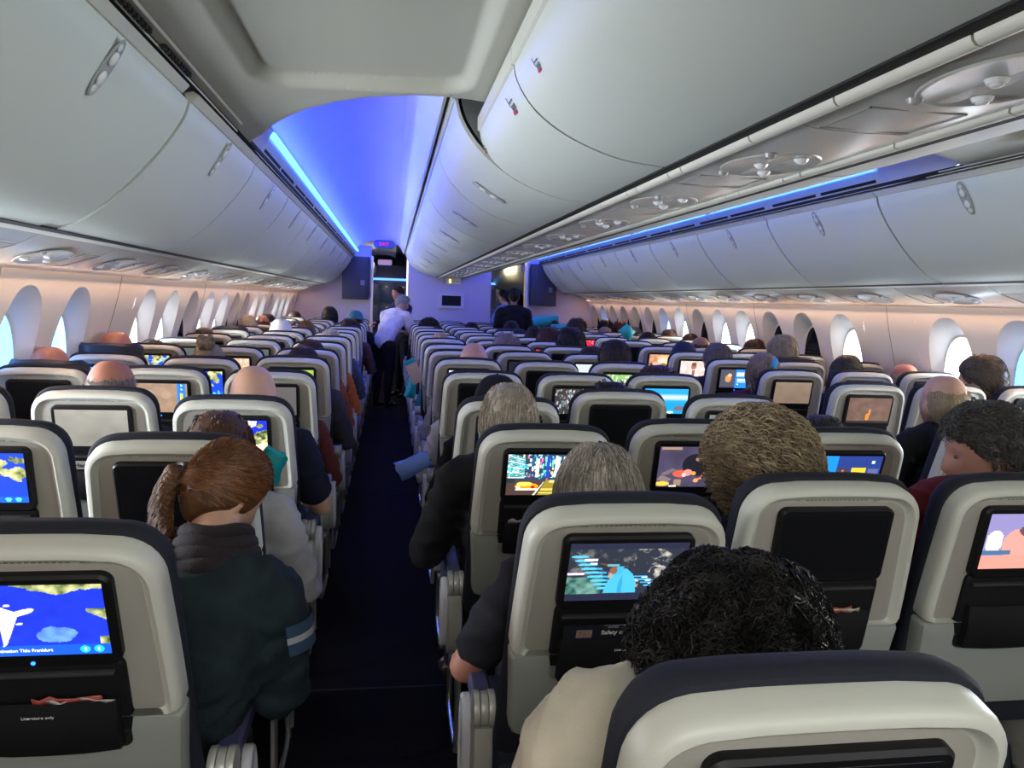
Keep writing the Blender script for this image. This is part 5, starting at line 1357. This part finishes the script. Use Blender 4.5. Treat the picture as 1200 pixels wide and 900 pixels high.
P(('C', 0, 1), 'with combed silver-grey hair, elbow over the armrest', 'silver', (.30, .27, .23), (.012, .012, .016), 'r', 'wideL_tee', dz=-.045, dx=-.02, dy=.0, low=(.012, .012, .018))
P(('C', 0, 0), 'with large black curly hair and cream fleece', 'bigafro', (.006, .005, .005), (.60, .57, .46), 'd', 'in_fleece', dz=-.035, dx=.015, dy=.03, scale=1.0)
P(('C', 1, 1), 'with curly grey-blond hair', 'curly', (.30, .235, .15), (.02, .02, .03), 'r', dz=.055, dx=-.05, yaw=.25, scale=1.08)
P(('C', 1, 7), 'with soft grey pinkish hair', 'full', (.26, .21, .20), (.1, .1, .12), 'p', dz=.02)
P(('C', 2, 11), 'with dark hair over a raised headrest', 'short', DK, (.01, .01, .01), 'd', dz=.10, dx=-.05)
P(('C', 2, 10), 'with brown-black hair, centre right', 'short', DK, (.02, .02, .02), 'd', dz=.02)
P(('C', 2, 9), 'with upright black hair', 'short2', BK, (.01, .01, .01), 'd', dz=.08, scale=1.04)
P(('C', 2, 8), 'with reddish brown hair in a bob', 'full', RB, (.02, .01, .01), 'b', dz=.06, dx=.04)
P(('C', 2, 7), 'with black hair and dark green jacket', 'full', BK, (.01, .035, .025), 'd', dz=.10, dx=.06, scale=1.03)
P(('C', 2, 6), 'with low reddish dark crown', 'short', RB, (.05, .02, .02), 'b', dz=-.02, dx=.02)
P(('C', 2, 5), 'with tall round dark brown hair', 'short2', (.022, .013, .010), (.02, .02, .02), 't', dz=.12, dx=-.03, scale=1.08)
P(('C', 1, 3), 'with low wavy black hair', 'full', BK, (.02, .02, .02), 'd', dz=-.03)
P(('C', 2, 4), 'with wide reddish brown bob', 'full', (.06, .022, .018), (.05, .02, .03), 'b', dz=-.02, dx=-.02, scale=1.12)
P(('C', 2, 2), 'with low dark grey crown and black scarf', 'short', (.03, .03, .028), (.008, .008, .01), 'p', dz=-.12, dx=.08, scale=1.05)
P(('C', 1, 12), 'with dark round hair far in the centre', 'short', DK, (.02, .02, .02), 'd', dz=.04)
# right block
P(('R', 1, 9), 'with neat black hair', 'short2', BK, (.01, .01, .015), 'd', dz=.06, dx=-.05, scale=1.1)
P(('R', 1, 11), 'with pale bald head', 'buzz', (.42, .33, .26), (.2, .2, .2), 'p', dz=.04, dx=-.12, scale=1.1)
P(('R', 0, 13), 'with dark hair near right bulkhead', 'short', DK, (.01, .15, .2), 'd', dz=.08)
P(('R', 0, 11), 'with wavy brown-black hair', 'full', (.03, .015, .012), (.02, .02, .02), 'b', dz=.10, dx=.05)
P(('R', 2, 13), 'with dark hair by the far right window', 'full', DK, (.1, .1, .2), 'b', dz=.10, dx=-.03)
P(('R', 1, 13), 'with dark brown hair far on the right', 'full', DK, (.1, .1, .1), 'b', dz=.08)
P(('R', 2, 12), 'with reddish brown hair by the window', 'full', RB, (.1, .05, .05), 'b', dz=.06)
P(('R', 2, 11), 'with grey-blue hair by the window', 'short', (.10, .11, .13), (.05, .05, .1), 'p', dz=.02)
P(('R', 2, 10), 'with orange-brown hair by the window', 'short', (.10, .04, .02), (.1, .05, .02), 'b', dz=.05)
P(('R', 2, 9), 'with brown hair lit from the window', 'short', (.08, .04, .025), (.1, .1, .1), 'b', dz=.03, dx=-.04)
P(('R', 0, 6), 'in a round navy hat', 'beanie', BK, (.015, .02, .04), 'b', dz=.01, dx=-.03, cap_color=(.02, .025, .05), scale=1.1)
P(('R', 1, 7), 'with bald brown head and dark sides', 'ring', BK, (.02, .025, .05), 'b', dz=.05, dx=-.06, scale=1.05)
P(('R', 0, 5), 'with grey-brown hair lit on one side', 'short2', (.15, .13, .11), (.02, .02, .03), 'p', dz=.05, dx=-.10, scale=1.08)
P(('R', 0, 4), 'with long straight blond hair and blue mask strap', 'long', (.27, .20, .14), (.1, .02, .05), 'p', dz=.05, dx=-.19, yaw=-.3)
P(('R', 2, 7), 'with brown hair against the dark window', 'short', (.07, .04, .03), (.08, .07, .06), 'b', dz=.12, dx=-.04)
P(('R', 1, 5), 'with grey blond hair over raised headrest', 'short2', (.36, .31, .22), (.02, .05, .05), 'p', dz=.13, dx=-.03, scale=1.06)
P(('R', 1, 4), 'with dark ash hair lit from the right', 'short', (.06, .06, .045), (.02, .02, .03), 'p', dz=.04, dx=-.05, scale=1.08)
P(('R', 2, 5), 'with orange-blond hair by the window', 'short', (.28, .15, .06), (.2, .2, .2), 'p', dz=.06, dx=-.03)
P(('R', 2, 4), 'with reddish bald crown and white side hair', 'ring', (.5, .48, .45), (.05, .06, .12), 'r', dz=.03, dx=-.08, scale=1.05)
P(('R', 0, 2), 'with pale bald head and black jacket', 'ring', (.40, .32, .2), (.010, .012, .014), 'p', dz=.07, dx=-.13, scale=1.10)
P(('R', 2, 3), 'with grey-brown hair in front of tinted window', 'short2', (.10, .085, .07), (.02, .03, .12), 't', dz=.11, dx=-.13, scale=1.1, yaw=.5)

# --- teal pouches and bags peeking between seats
def pouch(name, label, cat, loc, rot, s, m_=None):
    m = MB(); L = []
    for i in range(9):
        t = i/8; w = s[0]*(1-.25*t); d = s[1]*(.4+.6*math.sin(PI*min(.95, t*.85+.12))); L.append([(w*math.cos(a)*(1+.08*math.sin(5*a+i)), d*math.sin(a), s[2]*(2*t-1)+.006*math.sin(4*a+2*t*5)) for a in [2*PI*k/20 for k in range(20)]])
    o = link(name, m.loft(L).mesh(name, m_ or M_TEAL), None, loc, rot); tag(o, label, cat); return o
pouch('neck_pillow', 'teal pillow corner beside the auburn-haired person', 'pillow', (-1.36, 2.52, 1.05), (.3, .5, 0), (.05, .03, .055))
pouch('blanket_bundle', 'bright teal blanket bundle over a right block seat', 'blanket', (1.93, 9.3, 1.28), (.1, .7, .1), (.10, .06, .07))
pouch('blanket_bundle', 'teal blanket behind the man in the black suit', 'blanket', (1.35, 12.1, 1.30), (0, 1.4, 0), (.10, .08, .30))
pouch('blanket_bundle', 'flat teal blanket on a seat top near the right bulkhead', 'blanket', (1.65, 11.6, 1.24), (0, 1.5, 0), (.06, .06, .22))
pouch('soft_bag', 'teal bag held at the centre block aisle side', 'bag', (-.80, 6.9, .80), (0, .2, 0), (.05, .06, .08))
pouch('paper_bag', 'blue and white paper bag held out in the aisle', 'bag', (-.85, 4.05, .72), (.2, 1.1, .2), (.055, .04, .09), mat('paper_blue', (.10, .18, .45), .6))
pouch('blue_mask', 'blue face mask strap beside the blond-haired person', 'mask', (1.46, 4.62, 1.27), (0, .2, .3), (.018, .02, .03), mat('mask_blue', (.02, .28, .55), .6))
# book in a hand
o = link('open_book', MB().box(-.05, .05, -.006, .006, -.09, .09).mesh('open_book', mat('book_cream', (.55, .42, .26), .7), bevel=.002), None, (-.79, 6.35, .99), (.2, -.45, .2)); tag(o, 'cream book with a teal bookmark held at the aisle', 'book')
link('bookmark', MB().box(-.045, .045, -.007, .007, .09, .125).mesh('bookmark', M_TEAL, bevel=.001), o)

# --- the woman with the braid in the near left aisle seat
def braid_woman():
    t = thing('person', 'woman with auburn braid and dark teal denim jacket bending forward at the left aisle', 'person', (-1.55, 1.53, 0))
    J = seated_joints(lean=.0)
    # bend forward and to the aisle
    J['pel'] = ((.04, .15, .555), (.16, .12)); J['wai'] = ((.09, .13, .70), (.15, .12)); J['che'] = ((.14, .15, .86), (.175, .13)); J['col'] = ((.18, .20, .96), (.10, .075)); J['nek'] = ((.185, .25, 1.04), .055); J['hd'] = ((.185, .29, 1.08), .05)
    J['lsh'] = ((.01, .22, .955), .066); J['rsh'] = ((.305, .17, .925), .070); J['lel'] = ((-.08, .36, .72), .048); J['rel'] = ((.325, .24, .69), .050); J['lfm'] = ((-.02, .47, .66), .038); J['rfm'] = ((.29, .38, .64), .040); J['lwr'] = ((.03, .53, .64), .027); J['rwr'] = ((.22, .50, .61), .028)
    for n, P0 in (('l', Vector((.06, .58, .62))), ('r', Vector((.17, .57, .60)))):
        old = Vector(J[n+'pa'][0])
        for q in [q for q in J if q[0] == n and (q[1:] == 'pa' or q[1] == 'f' and q[2:3].isdigit() or q[1:] in ('t0', 't1'))]:
            J[q] = (tuple(Vector(J[q][0])-old+P0), J[q][1])
    E = seated_edges()
    HM_ = Matrix.Translation((.185, .33, 1.128)) @ Matrix.Rotation(math.radians(-48), 4, 'Z') @ Matrix.Rotation(math.radians(-34), 4, 'X')
    B, T, Lw, Sh = build_body(J, E, HM_, .008, .014, col_extra=-.012)
    wrinkle(T, .006, 13)
    for me, m_ in zip((B, T, Lw, Sh), (M_SKIN, None, M_CLOTH, M_CLOTH)):
        me.materials.clear()
        if m_: me.materials.append(m_)
    T.materials.append(mat('denim_teal', (.014, .025, .031), .85, spec=.2, bump=.8, bscale=260, var=.45, vscale=16))
    link('body', B, t, color=SKINC['p']); ja = link('jacket', T, t); link('trousers', Lw, t, color=(.05, .07, .11)); link('shoes', Sh, t, color=(.3, .3, .3))
    # collar / scarf around the neck
    m = MB()
    for i in range(4):
        L = []
        for k in range(26):
            a = 2*PI*k/26; c = Vector((.184, .225+.012*i, .985+.022*i)); rr = .088-.007*i; L.append(Vector((c.x+rr*math.cos(a), c.y+rr*.9*math.sin(a), c.z-.022*math.sin(a)+.004*math.sin(3*a+i))))
        L.append(L[0]); m.tube(L, .024-.002*i, 10)
    link('scarf', m.mesh('scarf', mat('scarf_plum', (.010, .006, .009), .9, bump=1, bscale=220)), t)
    # white-and-navy shoulder patch
    def on_sleeve(z): return (.352, .18+.0*(.9-z), z)
    m = MB(); 
    for z0, z1, c in ((.815, .845, 'n'), (.8455, .862, 'w'), (.8625, .892, 'n')):
        m = MB(); L = []
        for k in range(9):
            a = -1.05+1.5*k/8; R_ = .0955; L.append([(.307+R_*math.cos(a)+(.925-z)*.085, .17+(.925-z)*.30+R_*math.sin(a), z) for z in (z0, z1)])
        m.loft(L, False, False, closed=False); q = link('sleeve_patch', m.mesh('sleeve_patch', mat('patch_navy', (.02, .05, .10), .7) if c == 'n' else mat('patch_grey', (.30, .32, .33), .7)), ja)
    # hair: drawn back to the nape, then a plait over the left shoulder
    hair = hair_flow(77, 2600, (0, .06, .10), .26, .010, r=.0013, gather=(-.045, -.108, -.005))
    MI = HM_.inverted(); K0 = HM_ @ Vector((-.045, -.108, -.005))
    def spine(s): return MI @ (K0+Vector((-.012*s-.012*math.sin(s*3), -.030*math.sin(s*2.2), -.15*s+.018*math.sin(s*PI))))
    def plait(P0, n, s0):
        m = MB()
        for st in range(3):
            L = []; 
            for i in range(n):
                t_ = i/(n-1); c = P0(t_); a = t_*n*.62+st*2*PI/3; L.append(c+Vector((math.cos(a)*s0*(1-.35*t_), math.sin(a)*s0*.5, math.sin(2*a)*s0*.2)))
            m.tube(L, [s0*(1-.4*i/n)*1.0 for i in range(n)], 10)
        return m
    pl = plait(spine, 44, .016)
    hair.add(pl.v, pl.f)
    def loose(rng):
        s = rng.random(); c = spine(s); a = rng.uniform(0, 6.28); d = Vector((math.cos(a), math.sin(a), rng.uniform(-.3, .5)))
        return [c+d*.018, c+d*.024+Vector((0, 0, -.012)), c+d*.021+Vector((-.003, 0, -.03))]
    s_ = strands(420, loose, .0012, 5); hair.join(s_)
    h = link('hair', hair.mesh('hair', M_HAIR), t, color=(.14, .058, .022)); h.matrix_local = HM_
    band = MB().tube([Vector((-.045+.024*math.cos(a), -.112+.010*math.sin(a), -.005+.024*math.sin(a))) for a in np.linspace(0, 2*PI, 16)], .006, 6)
    hb = link('hair_tie', band.mesh('hair_tie', mat('tie_dark', (.02, .01, .01), .7)), t); hb.matrix_local = HM_
    return t
braid_woman()
# navy quilted garment beyond her shoulder
# --- man in profile, centre block right seat of the second row
def profile_man():
    b, c, k = 'C', 2, 1
    t = thing('person', 'man with wavy dark grey hair in profile wearing a dark red fleece', 'person', (COLX[b][c]+.0, BASE[b]+.81*k+.02, -.0))
    J = seated_joints(aoutL=.05); E = seated_edges()
    for q, z in (('lsh', .05), ('rsh', .05), ('col', .05), ('nek', .04), ('hd', .04)): J[q] = ((J[q][0][0]+{'col': .04, 'nek': .10, 'hd': .145}.get(q, .03), J[q][0][1], J[q][0][2]+z), J[q][1])
    HM_ = Matrix.Translation((.155, .14, 1.225)) @ Matrix.Rotation(math.radians(68), 4, 'Z') @ Matrix.Rotation(math.radians(-6), 4, 'X') @ Matrix.Scale(1.06, 4)
    B, T, Lw, Sh = build_body(J, E, HM_, .0075, .02, fluffy=.012)
    for me, m_ in zip((B, T, Lw, Sh), (M_SKIN, M_CLOTH, M_CLOTH, M_CLOTH)): me.materials.clear(); me.materials.append(m_)
    link('body', B, t, color=(.40, .20, .15)); link('top', T, t, color=(.13, .010, .014)); link('trousers', Lw, t, color=(.02, .02, .03)); link('shoes', Sh, t, color=(.02, .02, .02))
    h = link('hair', get_hair('manhair'), t, color=(.085, .080, .075)); h.matrix_local = HM_
    m = MB().tube([Vector(p) for p in ((.083, .008, -.02), (.082, .03, -.045), (.06, .06, -.09), (.03, .08, -.13), (.02, .10, -.2))], .0013, 6); m.ball((.082, .008, -.014), .007, .007, .008, 10, 8)
    m2 = MB(); m2.v = [(-v[0], v[1], v[2]) for v in m.v]; m2.f = m.f
    me = MB(); me.add(m.v, m.f); me.add(m2.v, m2.f)
    e = link('earphones', me.mesh('earphones', mat('cord_black', (.02, .02, .02), .5)), t); e.matrix_local = HM_
    for s in (-1, 1):
        ey = link('eye', MB().ball((s*.031, .0815, .004), .0065, .0065, .0055, 12, 8).mesh('eye', mat('eye_dark', (.09, .06, .05), .3)), t); ey.matrix_local = HM_
    return t
profile_man()

# --- standing crew
def standing(label, loc, yaw, bend, top, low, hair, hc, skin, sleeves='long', arms='down', hat=None, turn=0):
    t = thing('person', label, 'person', loc, (0, 0, yaw))
    f = math.sin(bend); g_ = math.cos(bend)
    def U(z): return (.0+f*(z), .98+g_*z)      # offset from pelvis along the leaning spine
    J = {}
    def at_(x, s, dy=0): y, z = U(s); return (x, y+dy, z)
    J['pel'] = ((0, 0, .96), (.15, .11)); J['wai'] = (at_(0, .14), (.135, .10)); J['che'] = (at_(0, .34), (.165, .115)); J['col'] = (at_(0, .48), (.10, .08)); J['nek'] = (at_(0, .56), .055); J['hd'] = (at_(0, .61, .01), .05)
    for s, n in ((-1, 'l'), (1, 'r')):
        J[n+'sh'] = (at_(s*.185, .455), .062)
        sy, sz = U(.455)
        if arms == 'down': q = [(s*.24, sy+.02, sz-.28), (s*.22, sy+.12, sz-.42), (s*.18, sy+.20, sz-.50), (s*.16, sy+.25, sz-.54)]
        else: q = [(s*.24, sy+.12, sz-.24), (s*.20, sy+.26, sz-.26), (s*.15, sy+.36, sz-.24), (s*.12, sy+.42, sz-.24)]
        for nm, p, r in zip(('el', 'fm', 'wr', 'pa'), q, (.046, .038, .027, (.034, .018))): J[n+nm] = (p, r)
        J[n+'hp'] = ((s*.095, 0, .90), .092); J[n+'th'] = ((s*.10, .01, .70), .082); J[n+'kn'] = ((s*.10, .02, .50), .056); J[n+'ca'] = ((s*.10, -.01, .34), .053); J[n+'an'] = ((s*.10, -.02, .10), .034); J[n+'ft'] = ((s*.105, .01, .05), (.042, .035)); J[n+'to'] = ((s*.115, .13, .032), (.04, .025))
        px, py, pz = J[n+'pa'][0]
        for k in range(4):
            dx = -.030+.020*k; J[n+'f%d0' % k] = ((px+dx, py+.04, pz-.01), .010); J[n+'f%d1' % k] = ((px+dx, py+.065, pz-.03), .0095); J[n+'f%d2' % k] = ((px+dx, py+.07, pz-.055), .009)
        J[n+'t0'] = ((px-s*.036, py+.012, pz), .011); J[n+'t1'] = ((px-s*.044, py+.045, pz-.006), .010)
    hy, hz = U(.70)
    HM_ = Matrix.Translation((0, hy+.02, hz)) @ Matrix.Rotation(turn, 4, 'Z') @ Matrix.Rotation(-bend*.5, 4, 'X')
    B, T, Lw, Sh = build_body(J, seated_edges(), HM_, .011, .018, sleeves)
    for me, m_ in zip((B, T, Lw, Sh), (M_SKIN, M_CLOTH, M_CLOTH, M_CLOTH)): me.materials.clear(); me.materials.append(m_)
    link('body', B, t, color=SKINC[skin]); link('shirt' if sleeves == 'short' else 'jacket', T, t, color=top); link('trousers', Lw, t, color=low); link('shoes', Sh, t, color=(.01, .01, .01))
    h = link('hair', get_hair(hair), t, color=hc); h.matrix_local = HM_
    return t
standing('crew member in white shirt and black skirt bending in the left aisle', (-1.10, 11.4, 0), -.6, .70, (.62, .60, .72), (.008, .008, .012), 'short2', (.35, .35, .42), 'p', 'short', 'fwd', turn=-.9)
standing('person in dark clothes facing the white-shirted crew member', (-.80, 12.7, 0), 2.2, .15, (.02, .02, .05), (.01, .01, .02), 'short', BR, 'r', 'long', 'fwd')
standing('man in black suit standing in the right aisle', (.78, 11.2, 0), -.15, .06, (.006, .006, .008), (.006, .006, .008), 'short', (.008, .007, .007), 'b', 'long', 'down')
standing('person in light blue shirt behind the man in the black suit', (.94, 13.0, 0), .9, .05, (.16, .24, .50), (.03, .03, .05), 'short', DK, 'p', 'short', 'fwd')
